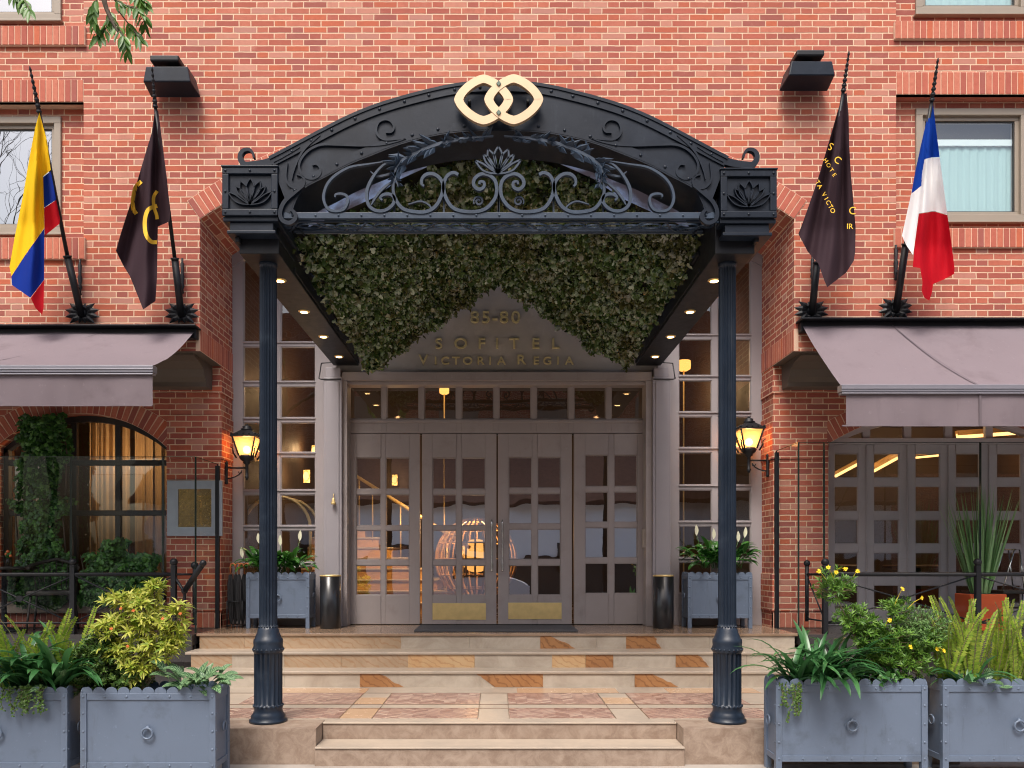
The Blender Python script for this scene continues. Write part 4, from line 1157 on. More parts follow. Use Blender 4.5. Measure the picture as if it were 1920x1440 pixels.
# barrel roof of the canopy
roofp = off(OUT, -.02)
yb = 9.88
b = MB(); b.strip_y(roofp, off(roofp, -.02), YC + .42, yb, True)
M['roof'] = pm('canopy_roof_sheet', srgb(150, 148, 156), 0.5, 0.2, var=.3, vs=3, dirt=srgb(100, 84, 80), ds=3)
t = NT('frosted_roof_glazing'); ps = t.pos(); n1 = t.noise(2.6, 6, .65, ps)
cc = t.mix(t.sstep(n1, .4, .65), c4(srgb(176, 190, 212)), c4(srgb(132, 128, 134)))
tl = t.node('ShaderNodeBsdfTranslucent'); t.link(cc, tl.inputs[0]); t.link(cc, t.b.inputs['Base Color']); t.p(Roughness=.35)
mx = t.node('ShaderNodeMixShader'); mx.inputs[0].default_value = .65; t.link(t.b.outputs[0], mx.inputs[1]); t.link(tl.outputs[0], mx.inputs[2]); t.link(mx.outputs[0], t.out.inputs['Surface'])
M['frost'] = t.mat
rf = b.build('barrel_roof', M['frost'], CN)
b = MB()
for yy in (6.9, 7.7, 8.5, 9.3): b.strip_y(off(roofp, -.025), off(roofp, -.07), yy, yy + .04, True)
b.build('roof_rib', M['iron_dark'], CN)
# bottom rail, back rail and flat filigree between them
zr = Z(405, YC)
b = MB(); xl, xr = X(532, YC), X(1340, YC)
b.box(xl, xr, YC - .012, YC + .02, zr - .024, zr + .024)
for i in range(19): b.rivet(xl + .07 + (xr - xl - .14) * i / 18, YC - .015, zr, .010)
b.box(xl, xr, YC + .37, YC + .40, zr + .022, zr + .075)
b.build('front_rail', M['scroll'], CN, bevel=.003)
b = MB()
zf = zr - .035
def flat(pts, w=.008):
    """bar lying flat, given as (x, y)"""
    b2 = MB(); b2.bar(pts, w, zf - .006, zf + .006)
    b.add([(v[0], v[2], v[1] + .07 * (v[2] - YC) / .38) for v in b2.v], b2.f, True)
yc_ = YC + .19
for i in range(-11, 12):
    cx = i * .15 + X(MXP, YC); rx = .085 if i % 2 == 0 else .06; ry = .075 if i % 2 == 0 else .045
    flat([(cx + rx * math.cos(t), yc_ + ry * math.sin(t)) for t in [2 * math.pi * j / 16 for j in range(17)]])
for i in range(-6, 7):
    cx = i * .27 + X(MXP, YC); s = 1 if i % 2 else -1
    flat(smooth2([(cx - .13, yc_ - .11 * s), (cx - .08, yc_ - .15 * s), (cx - .04, yc_ - .10 * s), (cx + .0, yc_), (cx + .05, yc_ + .11 * s), (cx + .10, yc_ + .15 * s), (cx + .13, yc_ + .1 * s)], 4), .014)
flat([(xl, YC + .03), (xr, YC + .03)], .02); flat([(xl, YC + .35), (xr, YC + .35)], .02)
b.build('filigree', M['scroll'], CN)

# scrolls
front = MB(); relief = MB(); acan = MB()
def taper(n, w, e0=.35, e1=.35):
    return [w * (e0 + (1 - e0) * min(1, i / (n * .18 + 1))) * (e1 + (1 - e1) * min(1, (n - 1 - i) / (n * .18 + 1))) for i in range(n)]
def scroll(mb, pts, w, y0, y1, e0=.6, e1=.6):
    for mir in (False, True):
        q = smooth2(w2(pts, YC, mir), 5)
        mb.bar(q, taper(len(q), w, e0, e1), y0, y1)
def spiral(cx, cy, r0, r1, a0, turns, n=26):
    return [(cx + (r0 + (r1 - r0) * i / n) * math.cos(a0 + turns * 2 * math.pi * i / n), cy + (r0 + (r1 - r0) * i / n) * math.sin(a0 + turns * 2 * math.pi * i / n)) for i in range(n + 1)]
ys0, ys1 = YC - .02, YC + .012
scroll(front, [(1130, 630), (1000, 650), (880, 670), (790, 720), (735, 780), (712, 850), (718, 900), (745, 940), (790, 952), (840, 940), (865, 895), (860, 855), (825, 840), (790, 845), (785, 862)], .020, ys0, ys1, .3)
scroll(front, [(1150, 635), (1090, 660), (1030, 730), (992, 810), (990, 880), (1010, 925), (1055, 950), (1110, 945), (1155, 910), (1165, 870), (1140, 845), (1100, 845), (1075, 865), (1088, 882)], .024, ys0, ys1, .4)
scroll(front, [(1190, 690), (1165, 730), (1158, 820), (1175, 880), (1220, 935), (1290, 955), (1370, 955), (1430, 920), (1468, 850), (1478, 790), (1460, 745), (1420, 715), (1375, 715), (1345, 740), (1340, 775), (1355, 792)], .026, ys0, ys1, .5)
scroll(front, [(1575, 718), (1545, 705), (1505, 725), (1482, 780), (1490, 850), (1530, 920), (1590, 950), (1690, 955), (1760, 930), (1810, 870), (1822, 810), (1810, 755), (1770, 720), (1720, 715), (1680, 745), (1675, 785), (1705, 812), (1738, 798), (1740, 768), (1715, 762), (1710, 780)], .026, ys0, ys1, .9)
scroll(front, spiral(1705, 870, 34, 6, 2.6, 1.6), .014, YC + .03, YC + .05)
scroll(front, [(1250, 890), (1330, 870), (1390, 900), (1400, 945)], .012, YC + .03, YC + .05)
for xx in (1160, 1480, 1833): scroll(front, [(xx, 800 if xx > 1200 else 870), (xx, 880), (xx, 955)], .014, YC + .02, YC + .05, 1, 1)
l = MB(); lotus(l, X(933.5, YC), Z(k2(0, 712)[1], YC), .00121, YC + .0, None, .013, .025)
front.add(l.v, l.f, True)
# acanthus sprays: overlapping pointed leaves along a stem
stem = [(1190, 795), (1172, 730), (1178, 680), (1215, 630), (1290, 585), (1380, 545), (1480, 512), (1590, 490), (1700, 478), (1800, 470)]
sp2 = smooth2(stem, 4)
rr = random.Random(3)
for mir in (False, True):
    W = smooth2(w2(stem, YC, mir), 4)
    acan.bar(W, taper(len(W), .024, .3, .3), YC - .02, YC + .0)
    for i in range(2, len(W) - 2):
        t = Vector((W[i + 1][0] - W[i - 1][0], W[i + 1][1] - W[i - 1][1])).normalized(); nrm = Vector((-t.y, t.x))
        for s in (-1, 1):
            if rr.random() < .12: continue
            L = rr.uniform(.07, .13) * (1.15 if 8 < i < 24 else .75); a = rr.uniform(.35, .8)
            d = (-t * math.cos(a) + nrm * s * math.sin(a)) if rr.random() < .75 else (t * math.cos(a) + nrm * s * math.sin(a))
            p0 = Vector(W[i]); tip = p0 + d * L; side = Vector((-d.y, d.x)) * L * .20
            yy = YC - .03 - rr.uniform(0, .02)
            acan.add([(p0.x, YC - .01, p0.y), (p0.x + d.x * L * .45 + side.x, YC - .012, p0.y + d.y * L * .45 + side.y), (tip.x, yy - .01, tip.y), (p0.x + d.x * L * .45 - side.x, YC - .012, p0.y + d.y * L * .45 - side.y), (p0.x + d.x * L * .45, yy, p0.y + d.y * L * .45)],
                     [(0, 1, 4), (1, 2, 4), (2, 3, 4), (3, 0, 4)])
scroll(acan, [(1160, 745), (1090, 800), (1040, 860), (1015, 905)], .018, YC + .0, YC + .02, .5, .4)
scroll(acan, [(1010, 690), (1060, 720), (1150, 700), (1180, 690)], .016, YC + .0, YC + .02, .3, .6)
# raised scrolls on the arch face
scroll(relief, [(1110, 445), (1150, 440), (1162, 405), (1140, 372), (1105, 363), (1065, 380), (1048, 425), (1060, 465), (1095, 490), (1140, 495), (1240, 487)], .017, YC - .018, YC, .9, .25)
scroll(relief, [(1235, 487), (1180, 505), (1080, 525), (950, 530), (800, 525), (700, 525), (630, 552), (580, 598), (555, 650), (563, 700), (600, 735), (645, 743), (685, 718), (692, 682), (670, 650), (638, 652)], .018, YC - .018, YC, .25, .9)
scroll(relief, [(508, 748), (518, 690), (552, 610), (600, 540), (690, 465)], .016, YC - .018, YC, .3, .25)
scroll(relief, [(392, 636), (470, 590), (560, 540)], .014, YC - .018, YC, .3, .3)
scroll(relief, [(480, 640), (470, 740), (498, 790), (540, 806), (578, 790), (590, 755), (570, 725), (538, 716)], .016, YC - .018, YC, .3, .6)
scroll(relief, [(590, 795), (520, 848), (465, 895), (438, 955), (445, 1008), (488, 1032), (525, 1015), (536, 985), (518, 955), (500, 950)], .030, YC - .034, YC, .4, .5)
# curls at the ends of the arch top
for mir in (False, True):
    q = smooth2(w2([(400, 618), (330, 640), (250, 650), (205, 650), (178, 620), (175, 585), (195, 558), (230, 552), (252, 570), (262, 606)], YC, mir), 5)
    n = len(q); ww = [.06 - .045 * (i / n) if i / n < .35 else .045 * (1 - .75 * max(0, (i / n - .35) / .65)) for i in range(n)]
    relief.bar(q, ww, YC - .01, YC + .03)
front.build('grille_scrolls', M['scroll'], CN); build_split(relief, lambda c: c.x > .018, 'face_scrolls', M['iron'], CN); build_split(acan, lambda c: c.x > .018, 'acanthus_spray', M['scroll'], CN)

# gold emblem: two interlaced rounded lozenges
def lozenge(cx, cy, a, c, p, n=64):
    o = []
    for i in range(n + 1):
        t = 2 * math.pi * i / n; ct, s_ = math.cos(t), math.sin(t)
        rr_ = (abs(ct / a) ** p + abs(s_ / c) ** p) ** (-1 / p)
        o.append((cx + rr_ * ct, cy - rr_ * s_))
    return o
em = empty('emblem', (X(935, YC), YC - .06, Z(192, YC))); em.parent = CN; em.location = Vector(em.location) - wloc(CN)
for cxp, dy in ((907, 0), (963, .004)):
    o_ = toW(lozenge(cxp, 192, 55, 46.5, 1.5), 6.09); i_ = toW(lozenge(cxp, 192, 38, 31, 1.42), 6.09)
    b = MB(); b.strip_y(o_, i_, 6.05 - dy, 6.085 - dy, False); b.build('emblem_ring', M['gold'], em, bevel=.004)
b = MB()
for py in (163.5, 217.5):
    b.prism_y(toW([(935 - 4.5, py), (935, py - 5), (935 + 4.5, py), (935, py + 5)], 6.09), 6.036, 6.05)
b.build('emblem_gem', M['gem'], em)
b = MB()
for px in (880, 990): b.tube([(X(px, 6.1), 6.08, Z(190, 6.1)), (X(px, 6.1), YC + .005, Z(190, 6.1))], .012, 6)
b.build('emblem_bracket', M['iron_dark'], em)
# thin cable on the side beams
for s in (-1, 1):
    b = MB(); x = s * 2.02
    b.tube([(x - .05 * s, 9.82, 4.06), (x + .14 * s, 9.84, 4.05), (x + .17 * s, 9.84, 3.86), (x + .12 * s, 9.735, 3.83), (x - .12 * s, 9.73, 3.83)], .008, 6)
    b.build('cable', M['bin'], CN)

# ================================================================ ivy under the canopy
import array
class Leaves:
    """fast collector of leaf blades, one mesh; keeps a leafuv attribute"""
    def __init__(self): self.v = []; self.f = []; self.uv = []; self.mi = []; self.cur = 0
    def add(self, vs, fs, uv=None):
        b = len(self.v); self.v.extend(vs); self.uv.extend(uv if uv else [(0, 0)] * len(vs))
        for f in fs: self.f.append(tuple(b + i for i in f)); self.mi.append(self.cur)
    def build(self, name, mats, parent=None):
        me = bpy.data.meshes.new(name); o_ = wloc(parent) if parent is not None else Vector()
        me.from_pydata([(v[0] - o_.x, v[1] - o_.y, v[2] - o_.z) for v in self.v], [], self.f)
        if not isinstance(mats, (list, tuple)): mats = [mats]
        for m in mats: me.materials.append(m)
        me.polygons.foreach_set('material_index', self.mi)
        me.polygons.foreach_set('use_smooth', [True] * len(self.f))
        at = me.attributes.new('leafuv', 'FLOAT2', 'POINT')
        at.data.foreach_set('vector', [c for p in self.uv for c in p])
        me.update()
        o = bpy.data.objects.new(name, me); COL.objects.link(o)
        if parent is not None: o.parent = parent
        return o
IVY = [(0, 0), (.42, .0), (.55, .28), (.30, .38), (.36, .72), (0, 1.0), (-.36, .72), (-.30, .38), (-.55, .28), (-.42, .0)]
def put_leaf(L, shape, c, d, n, s, fold=.25, rg=random):
    """flat lobed leaf with a fold: d = direction of the midrib, n = facing"""
    d = d.normalized(); n = (n - d * n.dot(d))
    if n.length < 1e-4: n = d.orthogonal()
    n.normalize(); w = d.cross(n)
    vs = []
    for x, y in shape:
        q = c + w * (x * s) + d * (y * s) - n * (abs(x) * s * fold + y * y * s * .12)
        vs.append((q.x, q.y, q.z))
    m = c + d * (.45 * s) + n * (.03 * s); vs.append((m.x, m.y, m.z)); k = len(shape)
    L.add(vs, [(i, (i + 1) % k, k) for i in range(k)])
def rv(rg): 
    while True:
        v = Vector((rg.uniform(-1, 1), rg.uniform(-1, 1), rg.uniform(-1, 1)))
        if .05 < v.length < 1: return v.normalized()
fr_prof = [(0, 5.06), (.23, 5.02), (.81, 4.76), (1.04, 4.60), (1.70, 4.30)]
bk_prof = [(0, 4.98), (.39, 4.78), (.84, 4.47), (1.18, 4.22), (1.55, 3.98)]
def interp(pr, u):
    u = max(0, min(1, u)) * (len(pr) - 1); i = min(len(pr) - 2, int(u)); t = u - i
    return (pr[i][0] + (pr[i + 1][0] - pr[i][0]) * t, pr[i][1] + (pr[i + 1][1] - pr[i][1]) * t)
def ivy_pt(u, v):
    a = interp(fr_prof, abs(u)); c = interp(bk_prof, abs(u)); t = v
    x = a[0] + (c[0] - a[0]) * t; z = a[1] + (c[1] - a[1]) * (t ** .8)
    return Vector((x * (1 if u >= 0 else -1) + .0, 6.68 + 2.85 * v, z))
rg = random.Random(11)
L = Leaves()
for i in range(34000):
    u = rg.uniform(-1, 1); v = rg.random()
    if rg.random() < .10: v = rg.choice((rg.uniform(.96, 1.02), rg.uniform(.9, 1.0)))
    p = ivy_pt(u, v)
    cl = mn.noise(p * 3.2) * .5 + mn.noise(p * 8) * .3
    p = p + Vector((rg.gauss(0, .015), rg.gauss(0, .02), -.01 - .20 * max(-.1, cl) + rg.gauss(0, .026)))
    if v > .90: p.z -= rg.uniform(0, .03) + max(0, mn.noise(Vector((p.x * 5, 3, 1)))) * .22 * rg.random()
    n = Vector((0.25 * (-1 if u > 0 else 1), -.55, -.75)) + rv(rg) * .95
    d = Vector((rg.gauss(0, .6), -.2, -.8)) + rv(rg) * .8
    put_leaf(L, IVY, p, d, n, rg.choice((.024, .032, .038, .044, .052, .070)) * rg.uniform(.85, 1.15), rg.uniform(.1, .45), rg)
ivy = empty('canopy_ivy', (X(935, 8), 8, 4.03), 'dense ivy lining the underside of the black entrance canopy', 'climbing plant')
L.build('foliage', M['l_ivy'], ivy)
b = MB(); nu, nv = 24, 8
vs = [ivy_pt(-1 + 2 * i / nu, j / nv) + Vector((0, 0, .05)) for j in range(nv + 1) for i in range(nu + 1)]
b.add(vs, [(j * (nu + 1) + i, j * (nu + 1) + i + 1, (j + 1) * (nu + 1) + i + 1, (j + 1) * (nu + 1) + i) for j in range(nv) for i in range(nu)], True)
b.build('ivy_backing_sheet', pm('dark_ivy_backing', (.02, .02, .01), .95, var=.5, vs=15), ivy)  # near-black sheet added behind the leaves so nothing shows through the gaps

# ================================================================ awnings
M['seam'] = pm('awning_seam', srgb(100, 90, 95), .85)
def awning(x0, x1, y_top, zt, yb_, zb_, zv, lab, seams, end_tilt=0):
    o = empty('awning', ((x0 + x1) / 2, YF, zt), lab, 'awning')
    b = MB(); n = 60; rows = 10
    vs = []
    for j in range(rows + 1):
        t = j / rows
        for i in range(n + 1):
            x = x0 + (x1 - x0) * i / n
            sag = -.04 * math.sin(math.pi * t) * (1 + .35 * math.sin(x * 1.7)) + .012 * mn.noise(Vector((x * 1.6, t * 2.2, zt))) + .005 * mn.noise(Vector((x * 5 + t * 6, t * 3, 2)))
            vs.append((x, y_top + (yb_ - y_top) * t, zt + (zb_ - zt) * t + sag))
    b.add(vs, [(j * (n + 1) + i, (j + 1) * (n + 1) + i, (j + 1) * (n + 1) + i + 1, j * (n + 1) + i + 1) for j in range(rows) for i in range(n)], True)
    ca = b.build('canvas', M['awning'], o)
    for sx, ex in seams:
        b = MB()
        for k in range(10):
            t0, t1 = k / 10, (k + 1) / 10
            f = lambda t: (sx + (ex - sx) * t, y_top + (yb_ - y_top) * t - .004, zt + (zb_ - zt) * t - .035 * math.sin(math.pi * t) + .004)
            a, c = f(t0), f(t1); b.add([(a[0] - .008, a[1], a[2]), (c[0] - .008, c[1], c[2]), (c[0] + .008, c[1], c[2]), (a[0] + .008, a[1], a[2])], [(0, 1, 2, 3)])
        b.build('seam', M['seam'], ca)
    b = MB(); b.box(x0 - .01, x1 + .01, yb_ - .05, yb_ + .05, zb_ - .075, zb_ - .005); b.box(x0 - .012, x1 + .012, yb_ - .058, yb_ - .045, zb_ - .05, zb_ - .04); b.box(x0 - .012, x1 + .012, yb_ - .062, yb_ + .02, zb_ - .1, zb_ - .085)
    b.build('front_bar', M['awning_bar'], o, bevel=.006)
    b = MB(); vs = []; nx = 160
    for j in range(5):
        for i in range(nx + 1):
            x = x0 + .04 * (1 if x0 > -3.5 and x0 > 0 else 0) + (x1 - x0 - .0) * i / nx
            vs.append((x, yb_ - .035 + .010 * math.sin(x * 6 + j * .3) * j / 4 + .006 * math.sin(x * 17 + math.sin(x * 3) * 3) * j / 4, zb_ - .075 + (zv - zb_ + .075) * j / 4))
    b.add(vs, [(j * (nx + 1) + i, (j + 1) * (nx + 1) + i, (j + 1) * (nx + 1) + i + 1, j * (nx + 1) + i + 1) for j in range(4) for i in range(nx)], True)
    b.box(x0, x1, yb_ - .044, yb_ - .030, zv - .002, zv + .012)
    va = b.build('valance', M['awning'], o)
    b = MB()
    for sx, ex in seams: b.box(ex - .012, ex + .012, yb_ - .047, yb_ - .036, zv, zb_ - .08)
    b.build('valance_seam', M['seam'], va)
    b = MB(); b.box(x0 - .05, x1 + .05, 8.70, YF, zt + .048, zt + .066); b.box(x0 - .02, x1 + .02, 8.80, YF, zt - .06, zt + .045)
    b.build('wall_cassette', M['iron_dark'], o, bevel=.005)
    b = MB()
    xa = x1 - .1 if x1 < 0 else x0 + .1
    for xx in (xa, xa + (-2.2 if x1 < 0 else 2.2)):
        m_ = (xx + (-.5 if x1 < 0 else .5), (8.8 + yb_) / 2, (zt + zb_) / 2 - .14)
        b.tube([(xx, 8.8, zt - .06), m_, (xx + .05, yb_, zb_ - .05)], .02, 8)
    b.build('folding_arm', M['awning_bar'], o)
    return o
awning(-7.6, -3.335, 8.80, 4.13, 7.78, 3.52, 3.12, 'mauve awning on the left over the arched terrace window', [(-4.35, -5.1), (-6.2, -6.9)])
awning(3.365, 7.9, 8.80, 4.205, 7.84, 3.345, 2.935, 'mauve awning on the right over the glazed terrace doors', [(4.35, 4.36 + .35), (5.75, 6.3)])

# ================================================================ flags, poles, floodlights
def rosette(mb, x, z, s, y=YF):
    for k in range(12):
        a = 2 * math.pi * (k + .5) / 12; L_ = s * (1.0 if abs(math.cos(a)) > .6 else .72)
        d = Vector((math.cos(a), 0, math.sin(a) * .8)); p0 = Vector((x, y - .02, z)) + d * s * .12; tip = Vector((x, y - .035, z)) + d * L_
        w = Vector((-d.z, 0, d.x)) * s * .19; m_ = (p0 + tip) / 2 + Vector((0, -.02, 0))
        mb.add([p0 - w * .6, m_ - w, tip, m_ + w, p0 + w * .6, (p0 + tip) / 2 + Vector((0, -.045, 0))], [(0, 1, 5), (1, 2, 5), (2, 3, 5), (3, 4, 5), (4, 0, 5), (0, 4, 3, 2, 1)])
    mb.ball((x, y - .03, z), s * .25, 10, 6)
def flagpole(base, sleeve, top_flag, tip, hook, lab):
    """photo pixel positions; the pole leans out from the wall"""
    yb0, yt = 8.84, 7.95
    L_ = math.hypot(tip[0] - base[0], tip[1] - base[1])
    def at(p):
        t = math.hypot(p[0] - base[0], p[1] - base[1]) / L_
        return P(p[0], p[1], yb0 + (yt - yb0) * t)
    o = empty('flagpole', at(base), lab, 'flagpole', 'flagpoles on the brick front')
    b = MB(); b.tube([at(base), at(sleeve)], .038, 12); b.tube([at(sleeve), at(sleeve) + (at(sleeve) - at(base)).normalized() * .02], .044, 12); b.build('socket', M['iron_dark'], o)
    MB().tube([at(sleeve), at(top_flag)], [.021, .017], 10).build('pole', M['iron_dark'], o)
    b = MB(); a, c = at(top_flag), at(tip); n = 34; pts = [a + (c - a) * (i / n) for i in range(n + 1)]
    b.tube(pts, [.022 * (1 - .6 * i / n) * (1 + .38 * math.sin(i * 1.45)) for i in range(n + 1)], 8)
    d = (c - a).normalized(); s_ = d.orthogonal().normalized(); q = d.cross(s_)
    for ph in (0, math.pi): b.tube([a + (c - a) * (i / 40) + (s_ * math.cos(i * .7 + ph) + q * math.sin(i * .7 + ph)) * .018 * (1 - i / 50) for i in range(30)], .006, 5)
    b.build('finial', M['iron_dark'], o)
    b = MB(); rosette(b, at(base).x, at(base).z + .03, .20); b.build('wall_rosette', M['iron_dark'], o)
    b = MB(); hx, h0, h1 = hook; X0 = X(hx, YF); za, zb_ = Z(h0, YF), Z(h1, YF)
    b.lathe([(.008, zb_), (.02, zb_ + .01), (.012, zb_ + .05), (.026, zb_ + .09), (.016, zb_ + .12), (.026, (za + zb_) / 2), (.016, (za + zb_) / 2 + .03), (.02, za - .06), (.010, za - .04), (.014, za)], (X0, YF - .035, 0), 10)
    b.tube([(X0, YF - .03, (za + zb_) / 2), (X0, YF + .01, (za + zb_) / 2)], .01, 6)
    b.tube([(X0, YF - .035, zb_ + .1), ((X0 + at(base).x) / 2, YF - .1, zb_ + .06), at(((base[0] * .55 + sleeve[0] * .45), (base[1] * .55 + sleeve[1] * .45)))], .008, 6)
    b.build('wall_hook', M['iron_dark'], o)
    return at
c1 = lambda x, y: (x / 2.25, y / 2.25)
c4_ = lambda x, y: (1440 + x / 2.25, y / 2.25)
def flag(regions, f, Yf, org, amp, freq, lab, ribbons=(), ph=0.0, extra=None):
    """regions: (name, material, polygon, depth offset); polygons in enlarged-photo pixels through f"""
    o = empty('flag', P(*f(*org), Yf(*f(*org))), lab, 'flag')
    ox, oy = f(*org)
    def depth(px, py):
        h = max(1.0, py - oy); th = (px - ox) / (h + 26)
        return Yf(px, py) + amp * min(1, h / 110) * (math.sin(freq * th + ph) + .45 * math.sin(freq * 2.1 * th + 1.3 + ph) + .25 * math.sin(px * .13 + py * .045)) 
    def cloth(name, m, poly, dz, parent, smooth_poly=True, step=3.0):
        pts = [f(*q) for q in poly]
        bm = bmesh.new(); vs = [bm.verts.new((q[0], 0, q[1])) for q in pts]; bm.faces.new(vs)
        bm.normal_update()
        bmesh.ops.triangulate(bm, faces=bm.faces[:])
        x0 = min(q[0] for q in pts); x1 = max(q[0] for q in pts); y0 = min(q[1] for q in pts); y1 = max(q[1] for q in pts)
        v = x0 + step
        while v < x1: bmesh.ops.bisect_plane(bm, geom=bm.verts[:] + bm.edges[:] + bm.faces[:], plane_co=(v, 0, 0), plane_no=(1, 0, 0)); v += step
        v = y0 + step * 3
        while v < y1: bmesh.ops.bisect_plane(bm, geom=bm.verts[:] + bm.edges[:] + bm.faces[:], plane_co=(0, 0, v), plane_no=(0, 0, 1)); v += step * 3
        bmesh.ops.remove_doubles(bm, verts=bm.verts[:], dist=.01)
        for w in bm.verts:
            px, py = w.co.x, w.co.z; w.co = P(px, py, depth(px, py) + dz) - wloc(parent)
        me = bpy.data.meshes.new(name); bm.to_mesh(me); bm.free()
        me.polygons.foreach_set('use_smooth', [True] * len(me.polygons))
        me.materials.append(m); ob = bpy.data.objects.new(name, me); COL.objects.link(ob); ob.parent = parent
        return ob
    for nm, m, poly, dz in regions: cloth(nm, M[m], poly, dz, o)
    for nm, m, pts, w in ribbons:
        q = smooth2(pts, 5); l = off(q, w / 2); r_ = off(q, -w / 2)
        cloth(nm, M[m], l + r_[::-1], -.006, o, step=2.0)
    if extra: extra(o, depth, f)
    return o
flagpole((153, 592), (127, 483), (74, 212), (55.6, 124), (153, 489, 556), 'black flagpole carrying the yellow, blue and red flag, far left')
flagpole((340, 592), (328, 487), (291.5, 202), (285, 125), (344, 487, 553), 'black flagpole carrying the brown flag left of the canopy')
flagpole((1522, 588), (1532, 494), (1581, 172), (1592, 96), (1521, 480, 535), 'black flagpole carrying the brown flag right of the canopy')
flagpole((1680, 583), (1698, 460), (1747, 190), (1759, 109), (1677, 462, 528), 'black flagpole carrying the tricolour, far right')
def yline(x0, y0, Y0, x1, y1, Y1): return lambda px, py: Y0 + (Y1 - Y0) * max(0, min(1, (py - y0) / (y1 - y0)))
flag([('yellow_band', 'f_yellow', [(166, 475), (200, 600), (214, 717), (182, 745), (186, 880), (187, 962), (110, 1070), (48, 1165), (40, 1125), (62, 1000), (82, 900), (100, 810), (125, 660), (148, 540)], 0),
      ('blue_band', 'f_blue', [(182, 747), (214, 722), (237, 842), (186, 876)], .012), ('blue_band', 'f_blue', [(187, 964), (186, 1180), (128, 1256), (50, 1202), (48, 1167), (110, 1072)], 0),
      ('red_band', 'f_red', [(186, 878), (237, 844), (254, 925), (250, 945), (188, 995)], .012), ('red_band', 'f_red', [(186, 1182), (184, 1295), (178, 1328), (150, 1300), (130, 1258)], 0)],
     c1, yline(0, 212, 8.07, 0, 420, 8.36), (166, 470), .05, 30, 'yellow, blue and red tricolour flag drooping from its pole, far left')
flag([('cloth', 'f_brown', [(655, 455), (668, 470), (690, 640), (705, 760), (718, 905), (714, 935), (666, 956), (664, 1080), (662, 1180), (656, 1270), (604, 1306), (580, 1245), (548, 1165), (520, 1120), (489, 1058), (508, 990), (535, 905), (560, 830), (598, 700), (640, 560)], 0)],
     c1, yline(0, 205, 8.1, 0, 420, 8.40), (655, 450), .052, 32, 'dark brown flag with gold ring emblem, left of the canopy',
     [('emblem_print', 'f_gold', [(596, 765), (572, 790), (561, 840), (562, 880), (575, 903)], 17), ('emblem_print', 'f_gold', [(663, 806), (648, 832), (650, 875), (660, 905), (663, 925)], 14),
      ('emblem_print', 'f_gold', [(663, 868), (625, 885), (611, 930), (615, 985), (636, 1018), (662, 1022)], 17)], ph=.6)
def print_letters(o, depth, f):
    def put(s, x, y, size, ang):
        px, py = f(x, y); Y = depth(px, py) - .06
        text_mesh('printed_letter', s, size, .001, 0, M['f_gold'], o, P(px, py, Y), (R(90), R(ang), 0))
    put('S', 263, 620, .11, 30); put('C', 293, 676, .10, 38)
    for i, ch in enumerate('HOTE'): put(ch, 243 + i * 12, 678 + i * 20, .06, 52)
    for i, ch in enumerate('TA VICTO'): put(ch, 209 + i * 9, 770 + i * 17, .066, 58)
    put('C', 356, 890, .11, 8); put('IR', 345, 956, .08, 0)
flag([('cloth', 'f_brown', [(316, 398), (332, 392), (340, 480), (342, 600), (350, 740), (361, 860), (370, 960), (368, 1060), (362, 1100), (330, 1150), (250, 1212), (238, 1185), (212, 1112), (168, 1062), (128, 987), (150, 930), (178, 850), (206, 770), (230, 690), (255, 605), (285, 500)], 0)],
     c4_, yline(0, 172, 8.10, 0, 430, 8.38), (324, 390), .052, 34, 'dark brown flag with gold lettering, right of the canopy', extra=print_letters, ph=2.0)
flag([('blue_band', 'f_frblue', [(688, 428), (695, 428), (706, 520), (724, 662), (690, 664), (660, 672), (650, 735), (648, 782), (605, 816), (622, 720), (648, 600), (670, 505)], 0),
      ('white_band', 'f_white', [(660, 670), (690, 665), (724, 664), (740, 780), (757, 906), (700, 890), (636, 900), (624, 990), (612, 1076), (582, 1032), (565, 994), (588, 890), (604, 818), (647, 784), (649, 735)], 0),
      ('red_band', 'f_frred', [(636, 902), (700, 892), (757, 908), (772, 1010), (787, 1132), (785, 1156), (740, 1180), (697, 1198), (690, 1240), (680, 1268), (658, 1255), (648, 1225), (652, 1190), (642, 1131), (610, 1126), (622, 1010)], 0)],
     c4_, yline(0, 190, 8.12, 0, 460, 8.44), (691, 425), .05, 30, 'blue, white and red tricolour flag drooping in front of the right window', ph=1.0)
def floodlight(px0, px1, py0, pym, s, lab):
    Y = 8.58; x0, x1, z1, z0 = X(px0, Y), X(px1, Y), Z(py0, Y), Z(pym, Y)
    o = empty('floodlight', ((x0 + x1) / 2, YF, z0), lab, 'floodlight', 'black floodlights on the brick front')
    b = MB(); vs = [(x0 + .03, Y, z1), (x1 - .03, Y, z1), (x1, Y, z0), (x0, Y, z0), (x0 + .03, YF - .06, z1), (x1 - .03, YF - .06, z1), (x1 + .02, YF - .06, z0 - .03), (x0 - .02, YF - .06, z0 - .03)]
    b.add(vs, [(3, 2, 1, 0), (4, 5, 6, 7), (0, 1, 5, 4), (2, 3, 7, 6), (1, 2, 6, 5), (3, 0, 4, 7)])
    b.build('housing', M['iron'], o, bevel=.012)
    xm = (x0 + x1) / 2
    b = MB(); b.box(xm - .04, xm + .04, Y + .1, YF + .01, z1 + .0, z1 + .05); b.build('bracket', M['iron_dark'], o)
    b = MB(); b.box(x0 + .08, x1 - .12, Y - .02, Y + .2, z1 + .045, z1 + .11); b.build('gear_box', M['iron_dark'], o, bevel=.015)
floodlight(268, 357, 124, 153, -1, 'black box floodlight left of the canopy above the brown flag')
floodlight(1479, 1566, 114, 141, 1, 'black box floodlight right of the canopy beside the brown flag')

